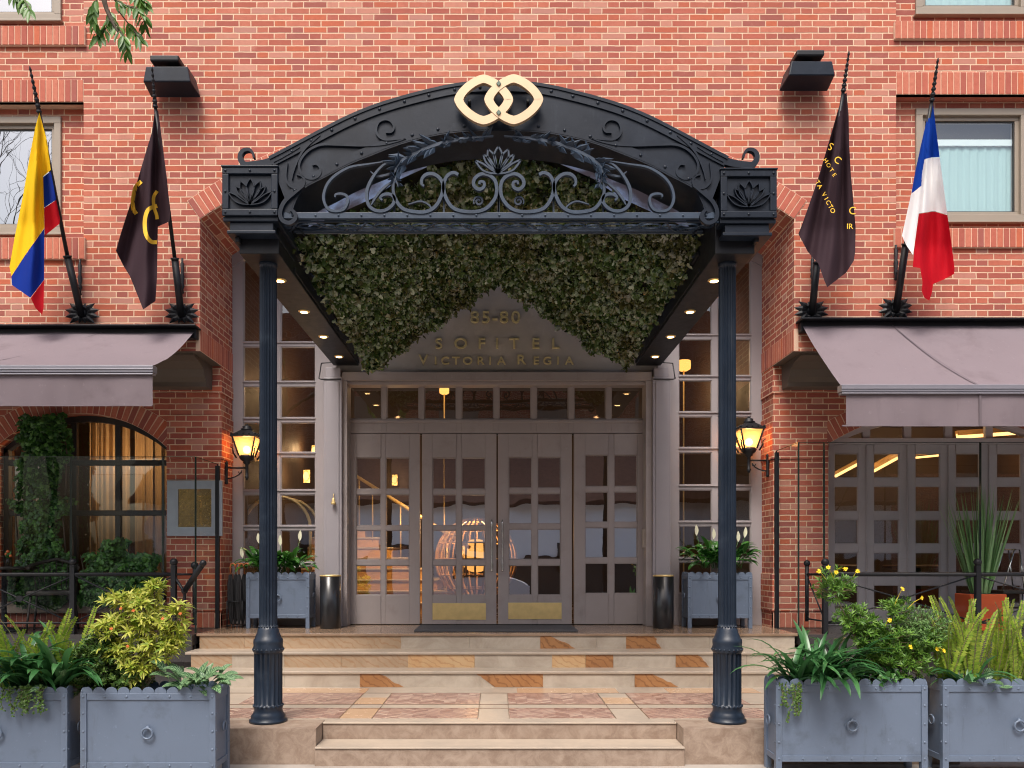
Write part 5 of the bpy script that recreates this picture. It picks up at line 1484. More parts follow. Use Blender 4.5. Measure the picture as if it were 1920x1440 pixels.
# ================================================================ wall lanterns
def lantern(px, pyt, s, lab):
    """s=-1 left jamb, 1 right jamb"""
    Y = 9.70; xw = s * 3.30; x = X(px, Y); zt = Z(pyt, Y); k = Y / F
    o = empty('wall_lantern', (xw, Y, zt - .6), lab, 'lantern', 'lit lanterns beside the entrance')
    b = MB()
    b.box(x - .155, x + .155, Y - .155, Y + .155, zt - .135, zt - .118)
    vs = [(x + sx * .15, Y + sy * .15, zt - .118) for sx, sy in ((-1, -1), (1, -1), (1, 1), (-1, 1))] + [(x + sx * .06, Y + sy * .06, zt - .05) for sx, sy in ((-1, -1), (1, -1), (1, 1), (-1, 1))]
    b.add(vs, [(0, 1, 5, 4), (1, 2, 6, 5), (2, 3, 7, 6), (3, 0, 4, 7), (4, 5, 6, 7)])
    b.lathe([(.07, zt - .055), (.075, zt - .03), (.05, zt - .02), (.055, zt), (.02, zt + .012), (.012, zt + .03)], (x, Y, 0), 12)
    for i in range(5):
        for sy in (-1, 1): b.ball((x - .14 + .07 * i, Y + sy * .145, zt - .105), .014, 6, 4); b.ball((x + sy * .145, Y - .14 + .07 * i, zt - .105), .014, 6, 4)
    b.build('lantern_roof', M['iron_dark'], o)
    t0, t1, za, zb_ = .135, .075, zt - .14, zt - .36
    b = MB()
    for sx, sy in ((-1, -1), (1, -1), (1, 1), (-1, 1)):
        b.tube([(x + sx * t0, Y + sy * t0, za), (x + sx * t1, Y + sy * t1, zb_)], .010, 6)
        b.tube([(x + sx * (t1 + .02), Y + sy * (t1 + .02), zb_ - .03), (x + sx * (t1 + .05), Y + sy * (t1 + .05), zb_ + .03), (x + sx * (t1 + .055), Y + sy * (t1 + .055), zb_ + .08), (x + sx * (t1 + .08), Y + sy * (t1 + .08), zb_ + .10)], [.010, .009, .007, .004], 6)
    b.lathe([(.085, zb_ + .01), (.095, zb_ - .01), (.08, zb_ - .04), (.045, zb_ - .065), (.05, zb_ - .08), (.02, zb_ - .10), (.018, zb_ - .24), (.028, zb_ - .25), (.01, zb_ - .29)], (x, Y, 0), 14)
    b.build('lantern_frame', M['iron_dark'], o)
    b = MB(); q = .009
    vs = [(x + sx * (t0 - q), Y + sy * (t0 - q), za) for sx, sy in ((-1, -1), (1, -1), (1, 1), (-1, 1))] + [(x + sx * (t1 - q), Y + sy * (t1 - q), zb_) for sx, sy in ((-1, -1), (1, -1), (1, 1), (-1, 1))]
    b.add(vs, [(0, 4, 5, 1), (1, 5, 6, 2), (2, 6, 7, 3), (3, 7, 4, 0)])
    b.build('frosted_glass', M['lamp_frost'], o)
    MB().ball((x, Y, (za + zb_) / 2 - .03), .048, 12, 8).build('bulb', M['lamp_core'], o)
    zc = zb_ - .14
    b = MB(); b.tube([(xw, Y, zc), (x, Y, zc)], .011, 8)
    b.tube([(xw - s * .012, Y, zc - .13)] + [(xw - s * (.012 + .2 * math.sin(t)), Y, zc - .13 + .125 * (1 - math.cos(t)) ) for t in (.3, .6, .9, 1.2)] + [(xw - s * .205, Y, zc - .03), (xw - s * .20, Y, zc - .06), (xw - s * .175, Y, zc - .065), (xw - s * .165, Y, zc - .045)], .008, 6)
    b.lathe([(.012, zc - .2), (.022, zc - .19), (.018, zc - .17), (.015, zc - .12), (.02, zc), (.015, zc + .04), (.024, zc + .06), (.008, zc + .08)], (xw - s * .02, Y, 0), 10)
    b.build('bracket', M['iron_dark'], o)
    lamp('lantern_light', (x, Y, (za + zb_) / 2), 12, (1.0, .5, .18), .06, o)
t = NT('lantern_frosted_glass')
tl = t.node('ShaderNodeBsdfTranslucent'); tl.inputs[0].default_value = (.42, .27, .13, 1)
tp = t.node('ShaderNodeBsdfTransparent'); tp.inputs[0].default_value = (.8, .5, .26, 1)
e = t.node('ShaderNodeEmission'); e.inputs[0].default_value = (1, .5, .16, 1); e.inputs[1].default_value = .35
m1 = t.node('ShaderNodeMixShader'); m1.inputs[0].default_value = .35; t.link(tl.outputs[0], m1.inputs[1]); t.link(tp.outputs[0], m1.inputs[2])
a_ = t.node('ShaderNodeAddShader'); t.link(m1.outputs[0], a_.inputs[0]); t.link(e.outputs[0], a_.inputs[1]); t.link(a_.outputs[0], t.out.inputs['Surface'])
M['lamp_frost'] = t.mat
lantern(463, 800, -1, 'lit black lantern bracketed on the left brick jamb'); lantern(1404, 786, 1, 'lit black lantern bracketed on the right brick jamb')

# ================================================================ small things at the doors
o = MB().box(X(775, 8.95), X(1085, 8.95), 9.0, 9.8, ZE + .001, ZE + .018).build('doormat', M['mat'], bevel=.004); tag(o, 'dark grey doormat in front of the double doors', 'doormat')
for px, py, lab in ((619.5, 1178, 'tall black cylindrical bin left of the doors beside the planter'), (1243.5, 1173, 'tall black cylindrical bin right of the doors below the pilaster')):
    Y = 9.50; x = X(px, Y); h = .62; r = .122
    o = empty('bin', (x, Y, ZE), lab, 'bin', 'black bins beside the doors')
    MB().lathe([(r - .004, .0), (r, .006), (r, h), (r - .006, h + .002)], (x, Y, ZE), 40).build('body', M['bin'], o)
    MB().lathe([(r + .002, h - .004), (r + .003, h + .012), (r - .02, h + .014), (r - .024, h - .01), (.0, h - .012)], (x, Y, ZE), 40).build('rim', M['brass'], o)
x, Y = X(1213.5, 9.93), 9.93
o = MB().box(X(1205, Y), X(1221, Y), Y - .05, Y + .1, Z(1027, Y), Z(992, Y)).box(X(1208, Y), X(1211, Y), Y - .04, Y - .03, Z(992, Y), Z(990, Y)).build('door_access_box', M['white_box'], bevel=.004); tag(o, 'small beige box mounted beside the right door leaf', 'box')
x, Y = X(625.5, 9.7), 9.69
o = empty('door_bell', (x, Y, Z(950, Y)), 'small brass hand bell hanging on the left pilaster', 'bell')
MB().lathe([(.03, Z(945, Y) - .005), (.028, Z(943, Y)), (.016, Z(937, Y)), (.012, Z(934, Y)), (.003, Z(933, Y))], (x, Y, 0), 16).build('bell_cup', M['brass'], o)
MB().tube([(x, Y, Z(934, Y)), (x, Y, Z(926, Y)), (x, Y + .04, Z(926, Y))], .004, 6).build('hook', M['brass'], o)
# umbrellas in a stand
o = empty('umbrella_stand', (X(444, 9.55), 9.58, ZE), 'low dark stand for umbrellas beside the left brick jamb', 'umbrella stand')
b = MB()
for z in (.03, .32): 
    b.tube([(X(431, 9.55), 9.45, ZE + z), (X(459, 9.55), 9.45, ZE + z), (X(459, 9.55), 9.72, ZE + z), (X(431, 9.55), 9.72, ZE + z), (X(431, 9.55), 9.45, ZE + z)], .008, 6)
for px in (431, 459):
    for y in (9.45, 9.72): b.tube([(X(px, 9.55), y, ZE), (X(px, 9.55), y, ZE + .33)], .008, 6)
b.build('frame', M['iron_dark'], o)
for i, (px, y, lean, lab) in enumerate(((434, 9.50, -.02, 'black umbrella with wooden crook, leftmost in the stand'), (441, 9.54, .01, 'black umbrella with wooden crook, second from the left in the stand'), (448, 9.50, .0, 'black umbrella with wooden crook, third from the left in the stand'), (455, 9.56, .03, 'black umbrella with wooden crook, rightmost in the stand'))):
    x = X(px, y); o = empty('umbrella', (x, y, ZE), lab, 'umbrella', 'black umbrellas in the stand')
    b = MB(); n = 40; vs = []; prof = [(.006, .04), (.022, .12), (.034, .35), (.032, .52), (.018, .62), (.012, .64)]
    for r_, z in prof:
        for k in range(n): a = 2 * math.pi * k / n; q = r_ * (1 + .22 * math.sin(a * 8)); vs.append((x + lean * z + q * math.cos(a), y + q * math.sin(a), ZE + z))
    b.add(vs, [(j * n + k, j * n + (k + 1) % n, (j + 1) * n + (k + 1) % n, (j + 1) * n + k) for j in range(len(prof) - 1) for k in range(n)], True)
    b.build('cloth', M['umbrella'], o)
    z = ZE + .64; cx_ = x + lean * .64
    MB().tube([(cx_, y, z), (cx_, y, z + .10)] + [(cx_ + .028 - .028 * math.cos(t), y, z + .10 + .03 * math.sin(t)) for t in (.6, 1.2, 1.8, 2.4, 3.1)] + [(cx_ + .056, y, z + .08)], .009, 8).build('crook', M['handle_wood'], o)
    MB().tube([(x, y, ZE), (x, y, ZE + .06)], .006, 6).build('tip', M['handle_wood'], o)
# menu plaque on the left pier
Y = YL - .04; o = empty('menu_plaque', (X(365, Y), YL, Z(1005, Y)), 'square silver framed plaque with gold centre on the left brick pier', 'plaque')
x0, x1, z0, z1 = X(313, Y), X(416.5, Y), Z(1005, Y), Z(901, Y)
b = MB(); g0, g1, h0, h1 = X(334, Y), X(396, Y), Z(988, Y), Z(917, Y)
for a in ((x0, x1, z0, h0), (x0, x1, h1, z1), (x0, g0, h0, h1), (g1, x1, h0, h1)): b.box(a[0], a[1], Y, YL - .016, a[2], a[3])
b.build('frame', M['silver_frame'], o, bevel=.002)
MB().box(g0, g1, Y + .008, YL - .016, h0, h1).build('centre', M['plaque_gold'], o)

# ================================================================ terraces: decks, railings, screens
YD = 8.72
for s in (-1, 1):
    x0, x1 = sorted((s * 3.32, s * 8.4))
    b = MB(); b.box(x0, x1, YD, YL + .6 if s > 0 else YL, .70, ZE - .004); b.box(x0, x1, YD + .06, YD + .1, .0, .70); b.box(x0, x1, YD - .02, YD, .52, ZE)
    S('terrace_deck', b, M['deck'])
def railing(s, posts, xe, lab):
    o = empty('railing', (s * 3.6, YD + .04, ZE), lab, 'railing', 'black railings round the terraces')
    Y = YD + .05; zt, zb_ = Z(1077, Y), Z(1168, Y)
    for px in posts:
        x = X(px, Y); b = MB(); b.box(x - .027, x + .027, Y - .027, Y + .027, ZE - .05, Z(1060, Y)); b.lathe([(.035, Z(1063, Y)), (.035, Z(1061, Y)), (.015, Z(1059, Y))], (x, Y, 0), 12); b.ball((x, Y, Z(1054, Y)), .042, 12, 8); b.build('post', M['iron_dark'], o, bevel=.003)
    b = MB(); b.tube([(X(posts[0], Y), Y, zt), (xe, Y, zt)], .022, 8); b.tube([(X(posts[0], Y), Y, zb_), (xe, Y, zb_)], .012, 6); b.build('rail', M['iron_dark'], o)
    b = MB(); xs = [X(p, Y) for p in posts] + [xe]
    for i in range(len(xs) - 1):
        a, c = xs[i], xs[i + 1]
        if abs(c - a) < .35: b.tube([(a, Y, zt), (c, Y, zb_)], .009, 6); b.tube([(a, Y, zb_), (c, Y, zt)], .009, 6); continue
        m_ = (a + c) / 2; zc = (zt + zb_) / 2
        for za, zz in ((zt, zb_), (zb_, zt)): b.tube([(a, Y - .01, za - .02 if za == zt else za), (m_, Y - .01, zc), (c, Y - .01, zz)], .009, 6)
        b.lathe([(.035, -.012), (.035, .012)], (m_, Y - .01, zc), 12, axis='y')
    b.build('cross_bracing', M['iron_dark'], o)
    return o
rl = railing(-1, (326, 137, -60), -7.9, 'black railing with ball topped posts along the left terrace')
Yq = YD + .05
b = MB(); b.tube([P(365, 1058, Yq + .1), P(365, 1172, Yq + .1)], .024, 8); b.ball(P(365, 1060, Yq + .1), .042, 12, 8); b.tube([P(326, 1077, Yq), P(365, 1077, Yq + .1)], .014, 6); b.tube([P(326, 1165, Yq), P(365, 1165, Yq + .1)], .012, 6)
b.tube([P(326, 1080, Yq), P(346, 1110, Yq - .02), P(346, 1180, Yq - .02)], .016, 6); b.build('return_post', M['iron_dark'], rl)
b = MB(); b.tube([P(346, 1108, Yq - .03), P(381, 1056, Yq - .35)], .030, 10); b.ball(P(346, 1108, Yq - .03), .036, 10, 8); b.ball(P(381, 1056, Yq - .35), .036, 10, 8); b.build('hand_rail', M['iron_dark'], rl)
rr_ = railing(1, (1547, 1833, 2120), 7.9, 'black railing with ball topped posts along the right terrace')
b = MB(); Y2 = Yq + .35
b.tube([P(1513, 1058, Y2), P(1513, 1165, Y2)], .022, 8); b.ball(P(1513, 1056, Y2), .036, 12, 8); b.tube([P(1513, 1077, Y2), P(1547, 1077, Yq)], .016, 6); b.tube([P(1513, 1160, Y2), P(1547, 1165, Yq)], .010, 6); b.tube([P(1513, 1080, Y2), P(1547, 1165, Yq)], .009, 6)
b.build('return_post', M['iron_dark'], rr_)
def screen(name, pts, z0, z1, lab, y_frame=None):
    o = empty('glass_screen', (pts[0][0], pts[0][1], z0), lab, 'glass screen', 'glass wind screens on the terraces')
    for i in range(len(pts) - 1):
        a, c = Vector((*pts[i], 0)), Vector((*pts[i + 1], 0)); d = (c - a).normalized(); a2 = a + d * .006; c2 = c - d * .006
        MB().quad((a2.x, a2.y, z0), (c2.x, c2.y, z0), (c2.x, c2.y, z1), (a2.x, a2.y, z1)).build('pane', M['screen'], o)
        nrm = Vector((-d.y, d.x, 0)); b = MB()
        for q in (a2, c2): b.obox((q.x, q.y, (z0 + z1) / 2), d, nrm, VZ, .0035, .006, (z1 - z0) / 2)
        b.obox(((a2.x + c2.x) / 2, (a2.y + c2.y) / 2, z1), d, nrm, VZ, (c2 - a2).length / 2, .006, .003)
        b.build('pane_edge', M['screen_edge'], o)
    b = MB(); a = pts[0]
    b.box(a[0] - .022, a[0] + .022, a[1] - .03, a[1] + .01, z0, z1 - .02); b.build('upright', M['iron_dark'], o)
    return o
YS_ = YD + .12
screen('l', [(-3.33, YL - .02), (-3.33, YS_), (X(306, YS_), YS_), (X(133, YS_), YS_), (X(-60, YS_), YS_), (-7.6, YS_)], ZE - .0, 2.77, 'clear frameless glass screen behind the left railing')
screen('r', [(3.33, YL - .02), (3.33, YS_), (X(1545, YS_), YS_), (X(1838, YS_), YS_), (7.5, YS_)], ZE - .0, 2.93, 'clear frameless glass screen behind the right railing')

# ---- terrace furniture
def chair(x, y, rz, lab):
    o = empty('terrace_chair', (x, y, ZE), lab, 'chair', 'dark terrace chairs'); 
    def T(px, py, pz): c, s = math.cos(rz), math.sin(rz); return Vector((x + px * c - py * s, y + px * s + py * c, ZE + pz))
    b = MB(); ax = Vector((math.cos(rz), math.sin(rz), 0)); ay = Vector((-math.sin(rz), math.cos(rz), 0))
    b.obox(T(0, 0, .44), ax, ay, VZ, .23, .22, .025); b.build('seat', M['rattan'], o, bevel=.015)
    b = MB(); pts = [T(.25 * math.sin(a), -.22 * math.cos(a) - .0, .82 - .10 * (abs(a) / 1.6)) for a in [(-1.6 + 3.2 * i / 12) for i in range(13)]]
    b.tube(pts, .022, 8)
    for i in range(2, 11): b.tube([pts[i], T(.21 * math.sin(-1.6 + 3.2 * i / 12), -.19 * math.cos(-1.6 + 3.2 * i / 12), .46)], .006, 5)
    b.build('backrest', M['rattan'], o)
    for sx in (-1, 1):
        for sy in (-1, 1): MB().tube([T(.19 * sx, .18 * sy, .43), T(.23 * sx, .22 * sy, 0)], .014, 6).build('leg', M['rattan'], o)
    return o
chair(-5.05, 9.1, R(200), 'dark rattan chair behind the left railing, nearest the hedge')
o = empty('terrace_table', (-5.62, 9.12, ZE), 'small dark table behind the left railing holding a flower vase', 'table')
MB().lathe([(.001, .70), (.32, .70), (.33, .72), (.32, .735), (.001, .736)], (-5.62, 9.12, ZE), 28).build('table_top', M['rattan'], o)
MB().lathe([(.2, 0), (.2, .02), (.03, .04), (.025, .70)], (-5.62, 9.12, ZE), 14).build('pedestal', M['iron_dark'], o)
vx, vy, vz = X(15, 9.1), 9.1, ZE + .737
o = empty('flower_vase', (vx, vy, vz), 'little glass vase with orange flowers on the left terrace table', 'vase')
MB().lathe([(.022, 0), (.03, .03), (.022, .07), (.014, .09), (.018, .10)], (vx, vy, vz), 14).build('vase_body', M['screen'], o)
L = Leaves(); rg = random.Random(5)
for k in range(14): put_leaf(L, [(0, 0), (.2, .3), (.15, .7), (0, 1), (-.15, .7), (-.2, .3)], Vector((vx, vy, vz + .09)), Vector((rg.uniform(-.6, .6), rg.uniform(-.6, .6), 1)), rv(rg), rg.uniform(.05, .10))
L.build('leaves', M['l_lily'], o)
b = MB()
for dx, dz in ((-.02, .14), (.03, .12), (0, .17)): b.ball((vx + dx, vy, vz + dz), .018, 8, 6)
b.build('blossom', M['petal_orange'], o)
# slim steel chair at the far right
o = empty('steel_chair', (X(1902, 9.2), 9.2, ZE), 'slim steel framed chair at the right edge of the terrace', 'chair')
x = X(1905, 9.2); b = MB()
b.tube([(x - .16, 9.2, ZE + .45), (x - .02, 9.2, ZE + .93), (x + .04, 9.2, ZE + .93), (x + .10, 9.2, ZE + .45)], .009, 6); b.tube([(x - .16, 9.4, ZE + .45), (x - .02, 9.4, ZE + .93), (x + .04, 9.4, ZE + .93), (x + .10, 9.4, ZE + .45)], .009, 6); b.tube([(x, 9.2, ZE + .93), (x, 9.4, ZE + .93)], .009, 6)
b.build('back_frame', M['chrome'], o); MB().box(x - .18, x + .24, 9.15, 9.45, ZE + .42, ZE + .46).build('seat', M['rattan'], o, bevel=.01)
for sx in (-.16, .22):
    for yy in (9.18, 9.42): MB().tube([(x + sx, yy, ZE + .42), (x + sx, yy, ZE)], .009, 6).build('leg', M['chrome'], o)
# ================================================================ planters
def planter(name, w, d, h, lab, group, nsc=11, leg=.10, loc=(0, 0, 0)):
    """front left bottom corner of the box sits at the origin corner; built round the origin, base centre"""
    o = empty(name, (0, 0, 0), lab, 'planter', group)
    x0, x1, y0, y1 = -w / 2, w / 2, 0, d; t = .045
    b = MB(); b.box(x0 + .012, x1 - .012, y0 + .012, y1 - .012, leg, h - .05); b.build('box', M['planter'], o)
    b = MB()
    for xx in (x0, x1 - t):
        for yy in (y0, y1 - t): b.box(xx, xx + t, yy, yy + t, 0, h - .035)
    for z0, z1 in ((leg, leg + t), (h - .085, h - .035)):
        b.box(x0 + t, x1 - t, y0 + .004, y0 + .02, z0, z1); b.box(x0 + t, x1 - t, y1 - .02, y1 - .004, z0, z1)
        b.box(x0 + .004, x0 + .02, y0 + t, y1 - t, z0, z1); b.box(x1 - .02, x1 - .004, y0 + t, y1 - t, z0, z1)
    b.build('frame', M['planter'], o, bevel=.003)
    b = MB()
    def scal(n, f, L_):
        p = L_ / n
        for i in range(n):
            poly = [(i * p + .001, -.012), (i * p + p - .001, -.012)] + [(i * p + p / 2 + (p / 2 - .001) * math.cos(a), .002 + p * .42 * math.sin(a)) for a in [math.pi * k / 10 for k in range(11)]]
            f(poly)
    def fy(poly, yy): b.prism_y([(x0 + q[0], h - .03 + q[1]) for q in poly], yy, yy + .006)
    scal(nsc, lambda p_: fy(p_, y0 + .006), w); scal(nsc, lambda p_: fy(p_, y1 - .012), w)
    ns = max(3, round(nsc * d / w))
    def fx(poly, xx):
        m2 = MB(); m2.prism_y([(y0 + q[0], h - .03 + q[1]) for q in poly], xx, xx + .006)
        b.add([(v[1], v[0], v[2]) for v in m2.v], m2.f)
    scal(ns, lambda p_: fx(p_, x0 + .006), d); scal(ns, lambda p_: fx(p_, x1 - .012), d)
    b.build('scalloped_rim', M['planter'], o)
    b = MB(); nr = 7
    for i in range(nr):
        xx = x0 + t / 2 + (w - t) * i / (nr - 1)
        for zz in (leg + t / 2, h - .06): b.rivet(xx, y0 - .0 if i in (0, nr - 1) else y0 + .004, zz, .010)
    for j in range(1, 4):
        zz = leg + (h - leg - .06) * j / 4 + .01
        for xx in (x0 + t / 2, x1 - t / 2): b.rivet(xx, y0, zz, .010)
        for xx in (x0, x1):
            for yy in (y0 + t / 2, y1 - t / 2): b.rivet(xx, yy, zz, .009, 'x')
    b.build('rivets', M['planter'], o)
    ring = MB(); zc = leg + (h - leg) * .48
    ring.tube([(.038 * math.cos(a), y0 - .012, zc - .02 + .038 * math.sin(a)) for a in [2 * math.pi * k / 24 for k in range(25)]], .008, 8, False)
    ring.ball((0, y0 - .002, zc + .02), .014, 8, 6); ring.build('ring_handle', M['planter'], o)
    for xx in (x0, x1):
        r2 = MB(); r2.tube([(xx + math.copysign(.012, xx), d / 2 + .034 * math.cos(a), zc + .034 * math.sin(a)) for a in [2 * math.pi * k / 20 for k in range(21)]], .007, 8, False); r2.build('ring_handle', M['planter'], o)
    MB().box(x0 + .02, x1 - .02, y0 + .02, y1 - .02, h - .12, h - .055).build('soil', M['soil'], o)
    o.location = loc
    return o
GP = 'blue grey riveted planters along the pavement'
YP = 5.70
pw = X(404, YP) - X(150, YP)
p2c = (X(404, YP) + X(150, YP)) / 2
planter('planter', pw, .31, .675, 'blue grey riveted planter with yellow green bush, next to the left column', GP, 11, .10, (p2c, YP, ZG))
planter('planter', 1.0, .31, .675, 'blue grey riveted planter cut by the left edge of the photo', GP, 11, .10, (X(126, YP) - .5, YP, ZG))
YQ = 5.90
w3 = X(1740, YQ) - X(1455, YQ)
planter('planter', w3, .27, .70, 'blue grey riveted planter holding strap leaves and yellow daisies, right of the steps', GP, 11, .10, ((X(1740, YQ) + X(1455, YQ)) / 2, YQ, ZG))
planter('planter', w3, .27, .70, 'blue grey riveted planter full of upright ferns at the right edge', GP, 11, .10, (X(1768, YQ) + w3 / 2, YQ, ZG))
GD = 'grey blue planters beside the doors'
YO = 9.45
planter('planter', X(580, YO) - X(461, YO), .34, .66, 'grey blue planter of peace lilies left of the doors', GD, 9, .12, ((X(580, YO) + X(461, YO)) / 2, YO, ZE))
planter('planter', X(1411, YO) - X(1290, YO), .34, .66, 'grey blue planter of peace lilies right of the doors', GD, 9, .12, ((X(1411, YO) + X(1290, YO)) / 2, YO, ZE))

# ================================================================ leaf builders
def blade(L, p0, d, nrm, length, width, segs=5, droop=.8, fold=.25, tip=1.0, shape='strap'):
    """arching leaf: starts at p0 towards d, bends down; V-folded strip"""
    p = Vector(p0); d = Vector(d).normalized(); step = length / segs
    vs = []; uv = []
    for i in range(segs + 1):
        t = i / segs
        if shape == 'strap': w = width * (min(1, .55 + t * 2.0)) * (1 if t < .7 else max(.0, (1 - t) / .3) ** .6)
        elif shape == 'spike': w = width * (1 - t) ** .7
        else: w = width * (math.sin(math.pi * min(1, max(0, t * .96 + .02))) ** .75) * (1.15 - .3 * t)
        side = d.cross(Vector(nrm)); 
        if side.length < 1e-4: side = d.orthogonal()
        side.normalize(); up = side.cross(d)
        a = p - side * w / 2 + up * w * fold; c = p + side * w / 2 + up * w * fold
        vs += [tuple(a), tuple(p), tuple(c)]; uv += [(-1, t), (0, t), (1, t)]
        p = p + d * step; d = (d + Vector((0, 0, -1)) * droop / segs * (0.5 + t)).normalized()
    fs = []
    for i in range(segs):
        k = i * 3; fs += [(k, k + 1, k + 4, k + 3), (k + 1, k + 2, k + 5, k + 4)]
    L.add(vs, fs, uv)
    return p
def plant(name, loc, lab, cat, group=None): return empty(name, loc, lab, cat, group)
def strap_plant(px, py, Y, n, Ln, wd, seed, lab, spread=.10, mat='l_strap', up=.9, fwd=-.35, bias=0.0):
    rg = random.Random(seed); c = P(px, py, Y); o = plant('strap_leaf_plant', c, lab, 'plant', 'strap leaved plants in the planters'); L = Leaves()
    for i in range(n):
        a = rg.uniform(0, 2 * math.pi)
        base = c + Vector((rg.uniform(-spread, spread), rg.uniform(-.05, .05), 0))
        d = Vector((math.cos(a) + bias, math.sin(a) * .8 + fwd, up * rg.uniform(.6, 1.7)))
        blade(L, base, d, Vector((0, 0, 1)), Ln * rg.uniform(.65, 1.1), wd * rg.uniform(.8, 1.15), 8, rg.uniform(1.2, 2.4), .18)
    L.build('leaves', M[mat], o); return o
def fern(px, py, Y, n, Ln, seed, lab, lean=.35, spread=.16, up=1.0):
    rg = random.Random(seed); c = P(px, py, Y); o = plant('fern', c, lab, 'plant', 'sword ferns in the planters'); L = Leaves(); st_ = MB()
    for i in range(n):
        a = rg.uniform(0, 2 * math.pi); ln = Ln * rg.uniform(.6, 1.1)
        p = c + Vector((rg.uniform(-spread, spread), rg.uniform(-.06, .06), 0)); d = Vector((math.cos(a) * lean, math.sin(a) * lean * .7 - .08, up)).normalized()
        segs = 22; pts = [p.copy()]; dr = rg.uniform(.2, 1.1); tw = rg.uniform(0, math.pi)
        for k in range(segs):
            t = k / segs; p = p + d * ln / segs; pts.append(p.copy())
            d = (d + Vector((0, 0, -1)) * dr / segs * (t * 2.2)).normalized()
            if t < .08: continue
            side = d.cross(Vector((math.cos(tw), math.sin(tw), .2))); side.normalize()
            w = .042 * (math.sin(math.pi * min(1, t * .85 + .12)) ** .6) * rg.uniform(.85, 1.1)
            for s in (-1, 1):
                for h in (0, .5):
                    q = p - d * (ln / segs) * h; dd = (side * s + d * .35 + Vector((0, 0, rg.uniform(-.25, .15)))).normalized()
                    e = q + dd * w; m_ = q + dd * w * .5; wv = d * (ln / segs) * .36
                    L.add([tuple(q), tuple(m_ + wv), tuple(e), tuple(m_ - wv)], [(0, 1, 2, 3)])
        st_.tube(pts[::3] + [pts[-1]], .0022, 4)
    L.build('fronds', M['l_fern'], o); st_.build('stem', M['twig'], o); return o
def rosette_leaves(L, c, d, n, ln, wd, rg, droop=.6, open_=.9, segs=2, shape='lens'):
    d = d.normalized(); u = d.orthogonal().normalized(); w = d.cross(u)
    a0 = rg.uniform(0, 6)
    for i in range(n):
        a = a0 + 2.4 * i; q = (u * math.cos(a) + w * math.sin(a)) * open_ * rg.uniform(.6, 1.2) + d * rg.uniform(.4, 1.0)
        blade(L, c + d * rg.uniform(-.02, .01), q, d + rv(rg) * .3, ln * rg.uniform(.7, 1.15), wd * rg.uniform(.8, 1.2), segs, droop, .2, shape=shape)
def bush(name, lobes, Y, root, nclust, nl, ln, wd, seed, mat, lab, cat='shrub', droop=.6, dy=.16, segs=2, twigr=.004, flowers=None, open_=.9, group=None, shell=.55):
    """lobes: photo ellipses (px, py, rx, ry); clusters of leaves at twig tips through each lobe's volume"""
    rg = random.Random(seed); base = P(*root, Y); o = plant(name, base, lab, cat, group); L = Leaves(); tw = MB()
    tot = sum(l[2] * l[3] for l in lobes); tips = []
    for (px, py, rx, ry) in lobes:
        c = P(px, py, Y); ax, az = rx * Y / F, ry * Y / F; ay = min(dy, (ax + az) / 2)
        hub = c + Vector((0, 0, -az * .4))
        pts = [base, base + (hub - base) * .5 + Vector((rg.uniform(-.03, .03), 0, 0)), hub]
        tw.tube(catmull(pts, 4), [twigr * 2.2 * (1 - .5 * i / 8) for i in range(9)], 5)
        for k in range(max(4, int(nclust * rx * ry / tot))):
            v = rv(rg) * (rg.random() ** shell * 1.05)
            t = c + Vector((v.x * ax, v.y * ay, v.z * az)); tips.append(t)
            if k % 4 == 0: tw.tube([hub, (hub + t) / 2 + rv(rg) * .015, t], twigr * .6, 4, False)
            d = (t - hub); d = d.normalized() * .7 + rv(rg) * .5 + Vector((0, -.15, .45))
            rosette_leaves(L, t, d, nl, ln, wd, rg, droop, open_, segs)
    L.build('foliage', M[mat], o); tw.build('branches', M['twig'], o)
    if flowers:
        m, kind, plist = flowers
        for (px, py) in plist:
            b = MB(); c = P(px, py, Y - dy * .95); nrm = Vector((rg.uniform(-.4, .4), -1, rg.uniform(.0, .5))).normalized(); u = nrm.orthogonal().normalized(); w = nrm.cross(u)
            r_ = .019 if kind == 'daisy' else .014
            for i in range(8 if kind == 'daisy' else 6):
                a = 2 * math.pi * i / (8 if kind == 'daisy' else 6) + rg.uniform(-.2, .2); q = u * math.cos(a) + w * math.sin(a); s2 = nrm.cross(q)
                m_ = c + q * r_ * .6 + nrm * .004
                b.add([c, m_ + s2 * r_ * .25, c + q * r_ + nrm * rg.uniform(-.006, .01), m_ - s2 * r_ * .25], [(0, 1, 2, 3)])
            b.ball(c + nrm * .003, r_ * .3, 6, 4)
            if kind == 'daisy':
                near = min(tips, key=lambda t: (t - c).length); b.tube([c, (c + near) / 2 + Vector((0, 0, .01)), near], .0016, 4, False)
            b.build('blossom', M[m], o)
    return o

